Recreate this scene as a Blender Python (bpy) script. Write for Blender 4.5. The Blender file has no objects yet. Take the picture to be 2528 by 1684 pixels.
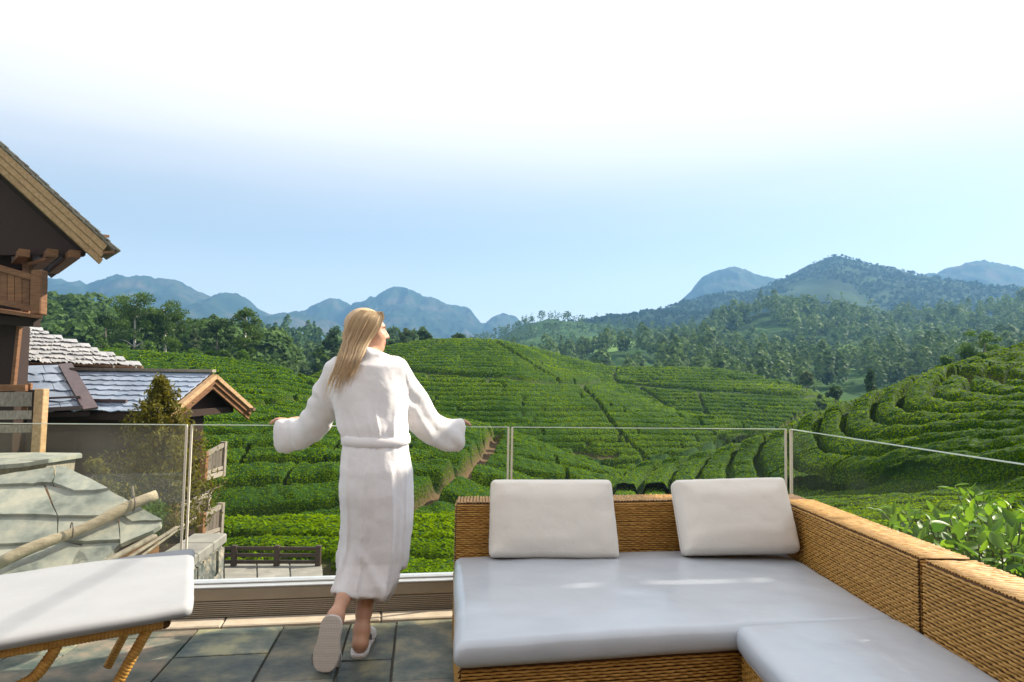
import bpy, bmesh, math, random
import numpy as np
from mathutils import Vector, Matrix

R = math.radians
rng = np.random.default_rng(7)
random.seed(7)
S = bpy.context.scene
COL = S.collection

# ------------------------------------------------------------------ camera
CAM_H, F_PX, W_PX, H_PX = 1.26, 1772.0, 2528.0, 1684.0
PITCH, ROLL = math.atan(114 / 1772.0), 0.0175
_f = np.array([0, math.cos(PITCH), math.sin(PITCH)])
_r0 = np.array([1.0, 0, 0])
_u0 = np.array([0, -math.sin(PITCH), math.cos(PITCH)])
_r = math.cos(ROLL) * _r0 + math.sin(ROLL) * _u0
_u = -math.sin(ROLL) * _r0 + math.cos(ROLL) * _u0
EYE = np.array([0, 0, CAM_H])
cam_d = bpy.data.cameras.new('camera')
cam_d.sensor_width = 36.0
cam_d.lens = F_PX / W_PX * 36.0
cam_d.clip_start = 0.05
cam_d.clip_end = 60000
cam = bpy.data.objects.new('camera', cam_d)
COL.objects.link(cam)
cam.matrix_world = Matrix(((_r[0], _u[0], -_f[0], 0), (_r[1], _u[1], -_f[1], 0), (_r[2], _u[2], -_f[2], CAM_H), (0, 0, 0, 1)))
S.camera = cam

# ------------------------------------------------------------------ sky, sun, exposure
SUN_AZ, SUN_EL = R(65), R(38)          # azimuth to the right of the view axis (+Y), elevation
SUN_TO = np.array([math.sin(SUN_AZ) * math.cos(SUN_EL), math.cos(SUN_AZ) * math.cos(SUN_EL), math.sin(SUN_EL)])
world = bpy.data.worlds.new('World')
S.world = world
world.use_nodes = True
wn, wl = world.node_tree.nodes, world.node_tree.links
wn.clear()
w_out = wn.new('ShaderNodeOutputWorld')
w_bg = wn.new('ShaderNodeBackground')
sky = wn.new('ShaderNodeTexSky')
sky.sky_type = 'NISHITA'
sky.sun_disc = False
sky.sun_elevation = SUN_EL
sky.sun_rotation = SUN_AZ
sky.altitude = 1500
sky.air_density = 1.0
sky.dust_density = 2.0
sky.ozone_density = 0.5
w_bg.inputs['Strength'].default_value = 0.078
# a thin bright veil of high cloud that thickens upwards over the whole sky
w_tc = wn.new('ShaderNodeTexCoord')
w_sep = wn.new('ShaderNodeSeparateXYZ')
wl.new(w_tc.outputs['Generated'], w_sep.inputs[0])
w_map = wn.new('ShaderNodeMapping')
w_map.inputs['Scale'].default_value = (1.0, 1.0, 9.0)
wl.new(w_tc.outputs['Generated'], w_map.inputs[0])
w_no = wn.new('ShaderNodeTexNoise')
w_no.inputs['Scale'].default_value = 2.2
w_no.inputs['Detail'].default_value = 5
wl.new(w_map.outputs[0], w_no.inputs['Vector'])
w_ma = wn.new('ShaderNodeMath'); w_ma.operation = 'MULTIPLY_ADD'
w_ma.inputs[1].default_value = 0.045
wl.new(w_no.outputs['Fac'], w_ma.inputs[0])
wl.new(w_sep.outputs['Z'], w_ma.inputs[2])
w_mr = wn.new('ShaderNodeMapRange')
w_mr.interpolation_type = 'SMOOTHERSTEP'
w_mr.inputs['From Min'].default_value = 0.205
w_mr.inputs['From Max'].default_value = 0.415
w_mr.inputs['To Min'].default_value = 0.28
wl.new(w_ma.outputs[0], w_mr.inputs['Value'])
w_mix = wn.new('ShaderNodeMix'); w_mix.data_type = 'RGBA'
wl.new(w_mr.outputs[0], w_mix.inputs['Factor'])
w_tint = wn.new('ShaderNodeMix'); w_tint.data_type = 'RGBA'; w_tint.blend_type = 'MULTIPLY'; w_tint.inputs['Factor'].default_value = 1.0
wl.new(sky.outputs[0], w_tint.inputs['A']); w_tint.inputs['B'].default_value = (1.06, 1.05, 0.93, 1)
# paler towards the horizon all round
w_hr = wn.new('ShaderNodeMapRange'); w_hr.interpolation_type = 'SMOOTHSTEP'
w_hr.inputs['From Min'].default_value = 0.20; w_hr.inputs['From Max'].default_value = 0.02; w_hr.inputs['To Max'].default_value = 0.9
wl.new(w_sep.outputs['Z'], w_hr.inputs['Value'])
w_hm = wn.new('ShaderNodeMix'); w_hm.data_type = 'RGBA'
wl.new(w_hr.outputs[0], w_hm.inputs['Factor']); wl.new(w_tint.outputs['Result'], w_hm.inputs['A']); w_hm.inputs['B'].default_value = (8.2, 7.9, 7.4, 1)
wl.new(w_hm.outputs['Result'], w_mix.inputs['A'])
w_mix.inputs['B'].default_value = (7.3, 7.0, 6.8, 1)
wl.new(w_mix.outputs['Result'], w_bg.inputs['Color'])
wl.new(w_bg.outputs[0], w_out.inputs['Surface'])

sun_d = bpy.data.lights.new('sun', 'SUN')
sun_d.energy = 5.0
sun_d.angle = R(0.5)
sun_d.color = (1.0, 0.90, 0.74)
sun = bpy.data.objects.new('sun', sun_d)
COL.objects.link(sun)
sun.rotation_euler = Vector((-SUN_TO[0], -SUN_TO[1], -SUN_TO[2])).to_track_quat('-Z', 'Y').to_euler()
sun.location = (40, 20, 60)
S.view_settings.view_transform = 'Standard'
S.view_settings.look = 'None'
S.view_settings.exposure = 1.12
S.view_settings.gamma = 1.0
S.view_settings.use_curve_mapping = False
S.cycles.max_bounces = 7
S.cycles.diffuse_bounces = 3
S.cycles.glossy_bounces = 3
S.cycles.transmission_bounces = 4
S.cycles.transparent_max_bounces = 12
S.cycles.volume_bounces = 0
S.cycles.use_denoising = True
S.cycles.caustics_reflective = False
S.cycles.caustics_refractive = False

# ------------------------------------------------------------------ projection helpers (native photo pixels -> world)
def ray(px, py):
    return _f * F_PX + _r * (px - W_PX / 2) - _u * (py - H_PX / 2)
def at(px, py, d):                       # the point seen at a pixel, d metres ahead
    v = ray(px, py)
    return EYE + v * (d / v[1])
def on(px, py, z):                       # the point seen at a pixel on the level plane z
    v = ray(px, py)
    return EYE + v * ((z - CAM_H) / v[2])
def project(P):
    P = np.asarray(P, float) - EYE
    w = P @ _f
    return np.stack([W_PX / 2 + F_PX * (P @ _r) / w, H_PX / 2 - F_PX * (P @ _u) / w], -1)

# ------------------------------------------------------------------ noise
def _hash(ix, iy, iz=0, seed=0):
    h = (ix.astype(np.int64) * 374761393 + iy.astype(np.int64) * 668265263 + np.asarray(iz, np.int64) * 2147483647 + seed * 974711) & 0xFFFFFFFF
    h = ((h ^ (h >> 13)) * 1274126177) & 0xFFFFFFFF
    h = ((h ^ (h >> 16)) * 2246822519) & 0xFFFFFFFF
    return ((h ^ (h >> 15)) & 0xFFFFFF) / float(0xFFFFFF)
def vnoise(x, y, seed=0):
    x = np.asarray(x, float); y = np.asarray(y, float)
    ix = np.floor(x); iy = np.floor(y)
    fx = x - ix; fy = y - iy
    fx = fx * fx * (3 - 2 * fx); fy = fy * fy * (3 - 2 * fy)
    a = _hash(ix, iy, 0, seed); b = _hash(ix + 1, iy, 0, seed)
    c = _hash(ix, iy + 1, 0, seed); d = _hash(ix + 1, iy + 1, 0, seed)
    return (a * (1 - fx) + b * fx) * (1 - fy) + (c * (1 - fx) + d * fx) * fy
def fbm(x, y, octs=4, seed=0, gain=0.5):
    s = 0.0; a = 1.0; t = 0.0; f = 1.0
    for k in range(octs):
        s = s + a * vnoise(x * f + 17.3 * k, y * f - 9.1 * k, seed + k); t += a; a *= gain; f *= 2.03
    return s / t

# ------------------------------------------------------------------ mesh helpers
ORG = {}                                  # world origin of each object built here
def tag(o, label=None, cat=None, group=None, kind=None):
    if label: o['label'] = label
    if cat: o['category'] = cat
    if group: o['group'] = group
    if kind: o['kind'] = kind
    return o
def link(o, parent, world_loc):
    COL.objects.link(o)
    wl_ = np.asarray(world_loc, float)
    ORG[o.name] = wl_
    if parent is not None:
        o.parent = parent
        o.location = Vector(wl_ - ORG[parent.name])
    else:
        o.location = Vector(wl_)
    return o
def empty(name, loc, label=None, cat=None, group=None):
    o = bpy.data.objects.new(name, None)
    o.empty_display_size = 0.2
    link(o, None, loc)
    return tag(o, label, cat, group)
def mesh_from(name, V, faces, smooth=False):
    me = bpy.data.meshes.new(name)
    V = np.asarray(V, np.float32)
    if isinstance(faces, np.ndarray):
        n, k = faces.shape
        me.vertices.add(len(V)); me.vertices.foreach_set('co', V.ravel())
        me.loops.add(n * k); me.loops.foreach_set('vertex_index', faces.astype(np.int32).ravel())
        me.polygons.add(n)
        me.polygons.foreach_set('loop_start', np.arange(0, n * k, k, dtype=np.int32))
        me.polygons.foreach_set('loop_total', np.full(n, k, np.int32))
        me.update(calc_edges=True)
    else:
        me.from_pydata([tuple(v) for v in V], [], [tuple(f) for f in faces])
    if smooth:
        me.polygons.foreach_set('use_smooth', np.ones(len(me.polygons), bool))
    return me
def mk(name, V, faces, mat, parent=None, origin=None, smooth=False, attrs=None, bevel=0.0, recalc=False, kind=None, segs=1):
    """one mesh object from world-space vertices"""
    V = np.asarray(V, float)
    if origin is None:
        lo, hi = V.min(0), V.max(0)
        origin = (lo + hi) / 2
        if parent is None: origin[2] = lo[2]
    me = mesh_from(name, V - np.asarray(origin), faces, smooth)
    if attrs:
        for k, (dom, arr) in attrs.items():
            a = me.attributes.new(k, 'FLOAT', dom)
            a.data.foreach_set('value', np.asarray(arr, np.float32))
    if bevel > 0 or recalc:
        bm = bmesh.new(); bm.from_mesh(me)
        if recalc: bmesh.ops.recalc_face_normals(bm, faces=bm.faces)
        if bevel > 0:
            es = [e for e in bm.edges if len(e.link_faces) == 2 and e.calc_face_angle(0) > 0.5]
            bmesh.ops.bevel(bm, geom=es, offset=bevel, segments=segs, affect='EDGES', clamp_overlap=True)
        bm.to_mesh(me); bm.free()
        if smooth: me.polygons.foreach_set('use_smooth', np.ones(len(me.polygons), bool))
    me.materials.append(mat)
    o = bpy.data.objects.new(name, me)
    link(o, parent, origin)
    if kind: o['kind'] = kind
    return o
HEXF = [(0, 3, 2, 1), (4, 5, 6, 7), (0, 1, 5, 4), (1, 2, 6, 5), (2, 3, 7, 6), (3, 0, 4, 7)]
def hexa(name, bottom, top, mat, parent=None, bevel=0.006, **k):
    """a solid from a bottom and a top quad (world points, same winding)"""
    return mk(name, list(bottom) + list(top), HEXF, mat, parent, bevel=bevel, recalc=True, **k)
def bar(name, a, b, w, h, mat, parent=None, up=(0, 0, 1), bevel=0.004, **k):
    """a straight timber from a to b, w across, h along up"""
    a = np.asarray(a, float); b = np.asarray(b, float)
    t = b - a; t /= np.linalg.norm(t)
    s = np.cross(t, np.asarray(up, float)); s /= np.linalg.norm(s)
    n = np.cross(s, t)
    c = [(-w / 2, -h / 2), (w / 2, -h / 2), (w / 2, h / 2), (-w / 2, h / 2)]
    return hexa(name, [a + s * x + n * y for x, y in c], [b + s * x + n * y for x, y in c], mat, parent, bevel, **k)
def slab(name, quad, thick, mat, parent=None, bevel=0.004, **k):
    """a plate: top face is quad, thickness goes down along its normal"""
    q = [np.asarray(p, float) for p in quad]
    n = np.cross(q[1] - q[0], q[3] - q[0]); n /= np.linalg.norm(n)
    if n[2] < 0: n = -n
    return hexa(name, [p - n * thick for p in q], q, mat, parent, bevel, **k)
def tube_vf(path, rad, n=8, cap=True, flat=1.0, up=(0, 0, 1)):
    P = np.asarray(path, float); m = len(P)
    rad = np.broadcast_to(np.asarray(rad, float), (m,))
    T = np.gradient(P, axis=0); T /= np.linalg.norm(T, axis=1)[:, None]
    upv = np.asarray(up, float)
    V = []
    for i in range(m):
        s = np.cross(T[i], upv)
        if np.linalg.norm(s) < 1e-4: s = np.cross(T[i], (1, 0.1, 0))
        s /= np.linalg.norm(s); q = np.cross(s, T[i])
        for k in range(n):
            a = 2 * math.pi * k / n
            V.append(P[i] + rad[i] * (math.cos(a) * s + flat * math.sin(a) * q))
    Fc = [(i * n + k, i * n + (k + 1) % n, (i + 1) * n + (k + 1) % n, (i + 1) * n + k) for i in range(m - 1) for k in range(n)]
    if cap:
        Fc.append(tuple(range(n))[::-1]); Fc.append(tuple((m - 1) * n + k for k in range(n)))
    return V, Fc
def tube(name, path, rad, mat, parent=None, n=8, smooth=True, **k):
    V, Fc = tube_vf(path, rad, n, flat=k.pop('flat', 1.0))
    return mk(name, V, Fc, mat, parent, smooth=smooth, recalc=True, **k)
def smooth_path(pts, n=8):
    P = np.asarray(pts, float); out = []
    Q = np.vstack([2 * P[0] - P[1], P, 2 * P[-1] - P[-2]])
    for i in range(1, len(Q) - 2):
        for t in np.linspace(0, 1, n, endpoint=False):
            a, b, c, d = Q[i - 1], Q[i], Q[i + 1], Q[i + 2]
            out.append(0.5 * (2 * b + (c - a) * t + (2 * a - 5 * b + 4 * c - d) * t * t + (3 * b - a - 3 * c + d) * t ** 3))
    out.append(P[-1])
    return np.array(out)
def join_vf(parts):
    V, Fc, o = [], [], 0
    for v, f in parts:
        V.extend(list(v)); Fc.extend([tuple(i + o for i in q) for q in f]); o += len(v)
    return V, Fc

# ------------------------------------------------------------------ materials
def _nodes(name):
    m = bpy.data.materials.new(name); m.use_nodes = True
    nt = m.node_tree; nt.nodes.clear()
    return m, nt.nodes, nt.links
def material(name, c1, c2=None, scale=6.0, rough=0.6, stretch=(1, 1, 1), detail=5, bump=0.0, bump_scale=None, bump_dist=0.01,
             spec=0.4, rnd=0.0, contrast=(0.3, 0.7), c3=None, sheen=0.0, coat=0.0, metal=0.0, rand_hue=0.0, space='pos'):
    """principled surface whose colour wanders between c1 and c2; world-space noise so neighbours differ"""
    m, N, L = _nodes(name)
    out = N.new('ShaderNodeOutputMaterial'); b = N.new('ShaderNodeBsdfPrincipled')
    L.new(b.outputs[0], out.inputs[0])
    b.inputs['Roughness'].default_value = rough
    b.inputs['Specular IOR Level'].default_value = spec
    b.inputs['Metallic'].default_value = metal
    if sheen: b.inputs['Sheen Weight'].default_value = sheen
    if coat: b.inputs['Coat Weight'].default_value = coat
    if space == 'pos':
        src = N.new('ShaderNodeNewGeometry').outputs['Position']
    else:
        src = N.new('ShaderNodeTexCoord').outputs['Object']
    mp = N.new('ShaderNodeMapping'); mp.inputs['Scale'].default_value = stretch
    L.new(src, mp.inputs[0])
    no = N.new('ShaderNodeTexNoise'); no.inputs['Scale'].default_value = scale; no.inputs['Detail'].default_value = detail
    no.inputs['Roughness'].default_value = 0.62
    L.new(mp.outputs[0], no.inputs['Vector'])
    cr = N.new('ShaderNodeValToRGB')
    cr.color_ramp.elements[0].position = contrast[0]; cr.color_ramp.elements[1].position = contrast[1]
    cr.color_ramp.elements[0].color = (*c1, 1); cr.color_ramp.elements[1].color = (*(c2 or c1), 1)
    if c3:
        e = cr.color_ramp.elements.new((contrast[0] + contrast[1]) / 2); e.color = (*c3, 1)
    L.new(no.outputs['Fac'], cr.inputs[0])
    col = cr.outputs[0]
    if rnd or rand_hue:
        oi = N.new('ShaderNodeObjectInfo')
        hs = N.new('ShaderNodeHueSaturation')
        mr = N.new('ShaderNodeMapRange'); mr.inputs['To Min'].default_value = 1 - rnd; mr.inputs['To Max'].default_value = 1 + rnd
        L.new(oi.outputs['Random'], mr.inputs['Value']); L.new(mr.outputs[0], hs.inputs['Value'])
        if rand_hue:
            m2 = N.new('ShaderNodeMath'); m2.operation = 'MULTIPLY'; m2.inputs[1].default_value = 7.31
            fr = N.new('ShaderNodeMath'); fr.operation = 'FRACT'
            L.new(oi.outputs['Random'], m2.inputs[0]); L.new(m2.outputs[0], fr.inputs[0])
            mh = N.new('ShaderNodeMapRange'); mh.inputs['To Min'].default_value = 0.5 - rand_hue; mh.inputs['To Max'].default_value = 0.5 + rand_hue
            L.new(fr.outputs[0], mh.inputs['Value']); L.new(mh.outputs[0], hs.inputs['Hue'])
        L.new(col, hs.inputs['Color']); col = hs.outputs[0]
    L.new(col, b.inputs['Base Color'])
    if bump:
        nb = N.new('ShaderNodeTexNoise'); nb.inputs['Scale'].default_value = bump_scale or scale * 4; nb.inputs['Detail'].default_value = 6
        L.new(mp.outputs[0], nb.inputs['Vector'])
        bp = N.new('ShaderNodeBump'); bp.inputs['Strength'].default_value = bump; bp.inputs['Distance'].default_value = bump_dist
        L.new(nb.outputs['Fac'], bp.inputs['Height']); L.new(bp.outputs[0], b.inputs['Normal'])
    return m
def foliage(name, dark, light, trans=0.35, gloss=0.25, rough=0.45, patch=0.0, patch_col=None, patch_scale=0.15):
    """leaves: colour by the per-face attribute rnd, diffuse + translucent + a little gloss"""
    m, N, L = _nodes(name)
    out = N.new('ShaderNodeOutputMaterial')
    at_ = N.new('ShaderNodeAttribute'); at_.attribute_name = 'rnd'
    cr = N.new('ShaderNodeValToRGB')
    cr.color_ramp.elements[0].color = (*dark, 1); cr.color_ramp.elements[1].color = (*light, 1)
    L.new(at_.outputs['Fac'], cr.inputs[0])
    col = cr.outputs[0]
    if patch:
        g = N.new('ShaderNodeNewGeometry'); no = N.new('ShaderNodeTexNoise'); no.inputs['Scale'].default_value = patch_scale; no.inputs['Detail'].default_value = 4
        L.new(g.outputs['Position'], no.inputs['Vector'])
        mr = N.new('ShaderNodeMapRange'); mr.inputs['From Min'].default_value = 0.42; mr.inputs['From Max'].default_value = 0.68; mr.inputs['To Max'].default_value = patch
        L.new(no.outputs['Fac'], mr.inputs['Value'])
        mx = N.new('ShaderNodeMix'); mx.data_type = 'RGBA'
        L.new(mr.outputs[0], mx.inputs['Factor']); L.new(col, mx.inputs['A']); mx.inputs['B'].default_value = (*patch_col, 1)
        col = mx.outputs['Result']
    b = N.new('ShaderNodeBsdfPrincipled'); b.inputs['Roughness'].default_value = rough; b.inputs['Specular IOR Level'].default_value = gloss
    L.new(col, b.inputs['Base Color'])
    t = N.new('ShaderNodeBsdfTranslucent')
    hs = N.new('ShaderNodeHueSaturation'); hs.inputs['Hue'].default_value = 0.485; hs.inputs['Value'].default_value = 1.6; hs.inputs['Saturation'].default_value = 1.1
    L.new(col, hs.inputs['Color']); L.new(hs.outputs[0], t.inputs['Color'])
    ms = N.new('ShaderNodeMixShader'); ms.inputs[0].default_value = trans
    L.new(b.outputs[0], ms.inputs[1]); L.new(t.outputs[0], ms.inputs[2]); L.new(ms.outputs[0], out.inputs[0])
    return m
# ------------------------------------------------------------------ terrain patches
def curve(pts, xs, sm=1.2):
    a = np.array(pts, float)
    y = np.interp(xs, a[:, 0], a[:, 1])
    k = max(1, int(len(xs) * 0.012 * sm))
    ker = np.hanning(2 * k + 3)[1:-1]; ker /= ker.sum()
    yp = np.concatenate([np.full(len(ker) // 2, y[0]), y, np.full(len(ker) // 2, y[-1])])
    return np.convolve(yp, ker, 'valid')[:len(y)]
def catmull(C, counts):
    """C: K x n x 3 control curves, counts: samples per segment"""
    Q = np.concatenate([[2 * C[0] - C[1]], C, [2 * C[-1] - C[-2]]])
    out = []
    for i, n in enumerate(counts):
        a, b, c, d = Q[i], Q[i + 1], Q[i + 2], Q[i + 3]
        for t in np.linspace(0, 1, n, endpoint=False):
            out.append(0.5 * (2 * b + (c - a) * t + (2 * a - 5 * b + 4 * c - d) * t * t + (3 * b - a - 3 * c + d) * t ** 3))
    out.append(C[-1])
    return np.array(out)
def at_arr(px, py, d):
    v = _f * F_PX + np.multiply.outer(np.asarray(px) - W_PX / 2, _r) - np.multiply.outer(np.asarray(py) - H_PX / 2, _u)
    return EYE + v * (np.asarray(d) / v[..., 1])[..., None]
def hill(xs, bottom, crest, bulge=0.0, back=((25, -6), (70, -22)), nf=200, nb=14, skirt=-16.0, mids=4, near=None, near_share=0.25):
    """a hillside between a lower line and a crest line, each (pixel x, pixel y, metres), and its far side"""
    yb, db = curve([(a, b) for a, b, c in bottom], xs), curve([(a, c) for a, b, c in bottom], xs)
    yc, dc = curve([(a, b) for a, b, c in crest], xs), curve([(a, c) for a, b, c in crest], xs)
    C, cnt = [], []
    if near is not None:
        C.append(at_arr(xs, curve([(a, b) for a, b, c in near], xs), curve([(a, c) for a, b, c in near], xs)))
        cnt.append(max(20, int(nf * near_share)))
    for k in range(mids):
        s = k / mids
        y = yb + (yc - yb) * s
        d = 1 / (1 / db + (1 / dc - 1 / db) * s)
        P = at_arr(xs, y, d)
        P[:, 2] += bulge * math.sin(math.pi * s) ** 0.8
        C.append(P); cnt.append(max(3, nf // mids))
    top = at_arr(xs, yc, dc)
    C.append(top)
    for i, (dy, dz) in enumerate(back):
        q = top.copy(); q[:, 1] += dy; q[:, 0] *= 1 + 0.4 * dy / dc; q[:, 2] += dz
        C.append(q); cnt.append(nb)
    G = catmull(np.array(C), cnt)
    sk = G[:1].copy(); sk[..., 2] = skirt; sk[..., 1] += 0.3
    return np.concatenate([sk, G])
def poly_dist(pix, poly):
    best = np.full(pix.shape[:-1], 1e9)
    for a, b in zip(poly[:-1], poly[1:]):
        a = np.array(a[:2], float); b = np.array(b[:2], float)
        t = np.clip(((pix - a) @ (b - a)) / ((b - a) @ (b - a)), 0, 1)
        best = np.minimum(best, np.linalg.norm(pix - (a + t[..., None] * (b - a)), axis=-1))
    return best
def sstep(a, b, x):
    t = np.clip((x - a) / (b - a), 0, 1)
    return t * t * (3 - 2 * t)
def tea_rows(P, phase, height, gap, paths, seed, bush=1.0, breaks=0.5, cross=None):
    """raise hedges of tea over a bare slope; returns the surface and how bare each point is"""
    x, y = P[..., 0], P[..., 1]
    ph = phase + 0.42 * (fbm(x * 0.11, y * 0.11, 3, seed) - 0.5) * 2 + 0.10 * (fbm(x * 0.7, y * 0.7, 2, seed + 3) - 0.5)
    p = ph - np.floor(ph)
    g = np.minimum(p, 1 - p) * 2
    rown = np.floor(ph)
    w = gap * (0.35 + 1.3 * fbm(x * 0.25 + rown * 3.7, y * 0.25, 3, seed + 5))
    hed = sstep(0.25 * w, w, g)
    strength = np.clip(sstep(0.30, 0.62, fbm(x * 0.16 + rown * 1.9, y * 0.16 + rown * 2.3, 3, seed + 9)) + (1 - breaks), 0, 1)
    hed = 1 - (1 - hed) * strength
    if cross is not None:
        cp = cross + 0.3 * (fbm(x * 0.2, y * 0.2, 2, seed + 21) - 0.5) + _hash(rown, rown * 0 + 3, 0, seed)
        c = cp - np.floor(cp)
        cg = np.minimum(c, 1 - c) * 2
        cn = _hash(np.floor(cp + 0.5), rown, 0, seed + 31)
        hed = hed * (1 - (1 - sstep(0.01, 0.055, cg)) * (cn > 0.45))
    bare = np.zeros_like(hed)
    pix = project(P)
    for poly, hw, soil in paths:
        wob = hw * (0.65 + 0.7 * fbm(pix[..., 0] * 0.03, pix[..., 1] * 0.03, 3, seed + 40))
        m = 1 - sstep(wob * 0.6, wob * 1.25, poly_dist(pix, poly))
        hed = hed * (1 - m); bare = np.maximum(bare, m * soil)
    dome = 0.80 + 0.20 * np.sqrt(np.clip(g, 0, 1))
    lump = (fbm(x * 1.0, y * 1.0, 3, seed + 12) - 0.5) * 0.26 + (fbm(x * 3.1, y * 3.1, 2, seed + 15) - 0.5) * 0.13
    Q = P.copy()
    Q[..., 2] += height * hed * dome + bush * height * lump * (0.3 + 0.7 * hed)
    bare = np.maximum(bare, (1 - hed) * 0.10)
    return Q, bare, hed
def grid_faces(nt, nc):
    i = np.arange(nt - 1)[:, None] * nc + np.arange(nc - 1)[None]
    i = i.ravel()
    return np.stack([i, i + 1, i + nc + 1, i + nc], 1)
def scatter(P, hed, n, px_size, smin, smax, seed, up=0.9, lift=0.4, backface=0.12, long=1.7, clip=(-260, 2790)):
    """leaf blades over a surface, about even over the picture; returns verts, faces, per-face shade"""
    g = np.random.default_rng(seed)
    A, B, C_, D_ = P[:-1, :-1], P[:-1, 1:], P[1:, 1:], P[1:, :-1]
    nrm = np.cross(C_ - A, D_ - B)
    ar = np.linalg.norm(nrm, axis=-1) / 2 + 1e-9
    nn = nrm / (2 * ar[..., None])
    nn[nn[..., 2] < 0] *= -1
    ce = (A + B + C_ + D_) / 4
    dv = EYE - ce; dist = np.linalg.norm(dv, axis=-1)
    fac = np.einsum('ijk,ijk->ij', nn, dv / dist[..., None])
    hh = (hed[:-1, :-1] + hed[1:, 1:]) / 2
    pxs = project(ce)[..., 0]
    wgt = ar / dist ** 2 * (np.clip(fac, 0, 1) + backface) * sstep(0.15, 0.6, hh) * ((pxs > clip[0]) & (pxs < clip[1]))
    cdf = np.cumsum(wgt.ravel()); cdf /= cdf[-1]
    idx = np.searchsorted(cdf, g.random(n))
    ii, jj = np.unravel_index(idx, wgt.shape)
    u, v = g.random((n, 1)), g.random((n, 1))
    p = (A[ii, jj] * (1 - u) + B[ii, jj] * u) * (1 - v) + (D_[ii, jj] * (1 - u) + C_[ii, jj] * u) * v
    d = np.linalg.norm(p - EYE, axis=1)
    s = np.clip(px_size * d / 718.0, smin, smax) * (0.6 + 0.8 * g.random(n))
    N_ = nn[ii, jj] * up + g.normal(0, 0.42, (n, 3)) + np.array([0, 0, 0.25])
    N_ /= np.linalg.norm(N_, axis=1)[:, None]
    tdir = np.cross(N_, g.normal(size=(n, 3))); tdir /= np.linalg.norm(tdir, axis=1)[:, None]
    sdir = np.cross(N_, tdir)
    base = p + np.array([0, 0, 1.0]) * (g.random((n, 1)) * lift - 0.15) * s[:, None]
    L_ = s[:, None] * long / 2
    W_ = s[:, None] / 2
    tip = base + tdir * L_ + N_ * L_ * 0.25
    tail = base - tdir * L_ + N_ * L_ * 0.1
    V = np.stack([tail + tdir * L_ * 0.35 + sdir * W_ * 0.95, tip, tail + tdir * L_ * 0.5 - sdir * W_ * 0.95], 1).reshape(-1, 3)
    Fc = np.arange(3 * n).reshape(n, 3)
    big = fbm(p[:, 0] * 0.35, p[:, 1] * 0.35, 3, seed)
    rnd = np.clip(0.55 * g.random(n) + 0.75 * (big - 0.2), 0, 1)
    return V, Fc, rnd

def ground_mat(name, green, soil, green2):
    m, N, L = _nodes(name)
    out = N.new('ShaderNodeOutputMaterial'); b = N.new('ShaderNodeBsdfPrincipled'); L.new(b.outputs[0], out.inputs[0])
    b.inputs['Roughness'].default_value = 0.85; b.inputs['Specular IOR Level'].default_value = 0.1
    a = N.new('ShaderNodeAttribute'); a.attribute_name = 'soil'
    g = N.new('ShaderNodeNewGeometry'); no = N.new('ShaderNodeTexNoise'); no.inputs['Scale'].default_value = 1.5; no.inputs['Detail'].default_value = 8
    L.new(g.outputs['Position'], no.inputs['Vector'])
    m0 = N.new('ShaderNodeMix'); m0.data_type = 'RGBA'; m0.inputs['A'].default_value = (*green, 1); m0.inputs['B'].default_value = (*green2, 1)
    L.new(no.outputs['Fac'], m0.inputs['Factor'])
    m1 = N.new('ShaderNodeMix'); m1.data_type = 'RGBA'; m1.inputs['B'].default_value = (*soil, 1)
    L.new(a.outputs['Fac'], m1.inputs['Factor']); L.new(m0.outputs['Result'], m1.inputs['A']); L.new(m1.outputs['Result'], b.inputs['Base Color'])
    bp = N.new('ShaderNodeBump'); bp.inputs['Strength'].default_value = 0.6; bp.inputs['Distance'].default_value = 0.15
    n2 = N.new('ShaderNodeTexNoise'); n2.inputs['Scale'].default_value = 4; n2.inputs['Detail'].default_value = 6
    L.new(g.outputs['Position'], n2.inputs['Vector']); L.new(n2.outputs['Fac'], bp.inputs['Height']); L.new(bp.outputs[0], b.inputs['Normal'])
    return m
M_TEA_SOIL = ground_mat('tea_understorey', (0.008, 0.030, 0.003), (0.115, 0.075, 0.04), (0.018, 0.060, 0.004))
M_TEA_LEAF = foliage('tea_leaf', (0.016, 0.062, 0.0015), (0.185, 0.30, 0.003), trans=0.38, gloss=0.0, rough=0.6, patch=0.55, patch_col=(0.21, 0.31, 0.003), patch_scale=0.08)

def tea_hill(name, leafname, leaflabel, P, phase, height, gap, paths, seed, nleaf, px_size=1.7, smin=0.05, smax=0.6, breaks=0.5, cross=None, bush=1.0, mat=None):
    Q, bare, hed = tea_rows(P, phase, height, gap, paths, seed, bush, breaks, cross)
    nt, nc = Q.shape[:2]
    tag(mk(name, Q.reshape(-1, 3), grid_faces(nt, nc), M_TEA_SOIL, smooth=True, attrs={'soil': ('POINT', bare.ravel())}), kind='structure')
    V, Fc, rnd = scatter(Q, hed, nleaf, px_size, smin, smax, seed)
    tag(mk(leafname, V, Fc, mat or M_TEA_LEAF, attrs={'rnd': ('FACE', rnd)}), leaflabel, 'tea', kind='stuff')
    return Q

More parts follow.
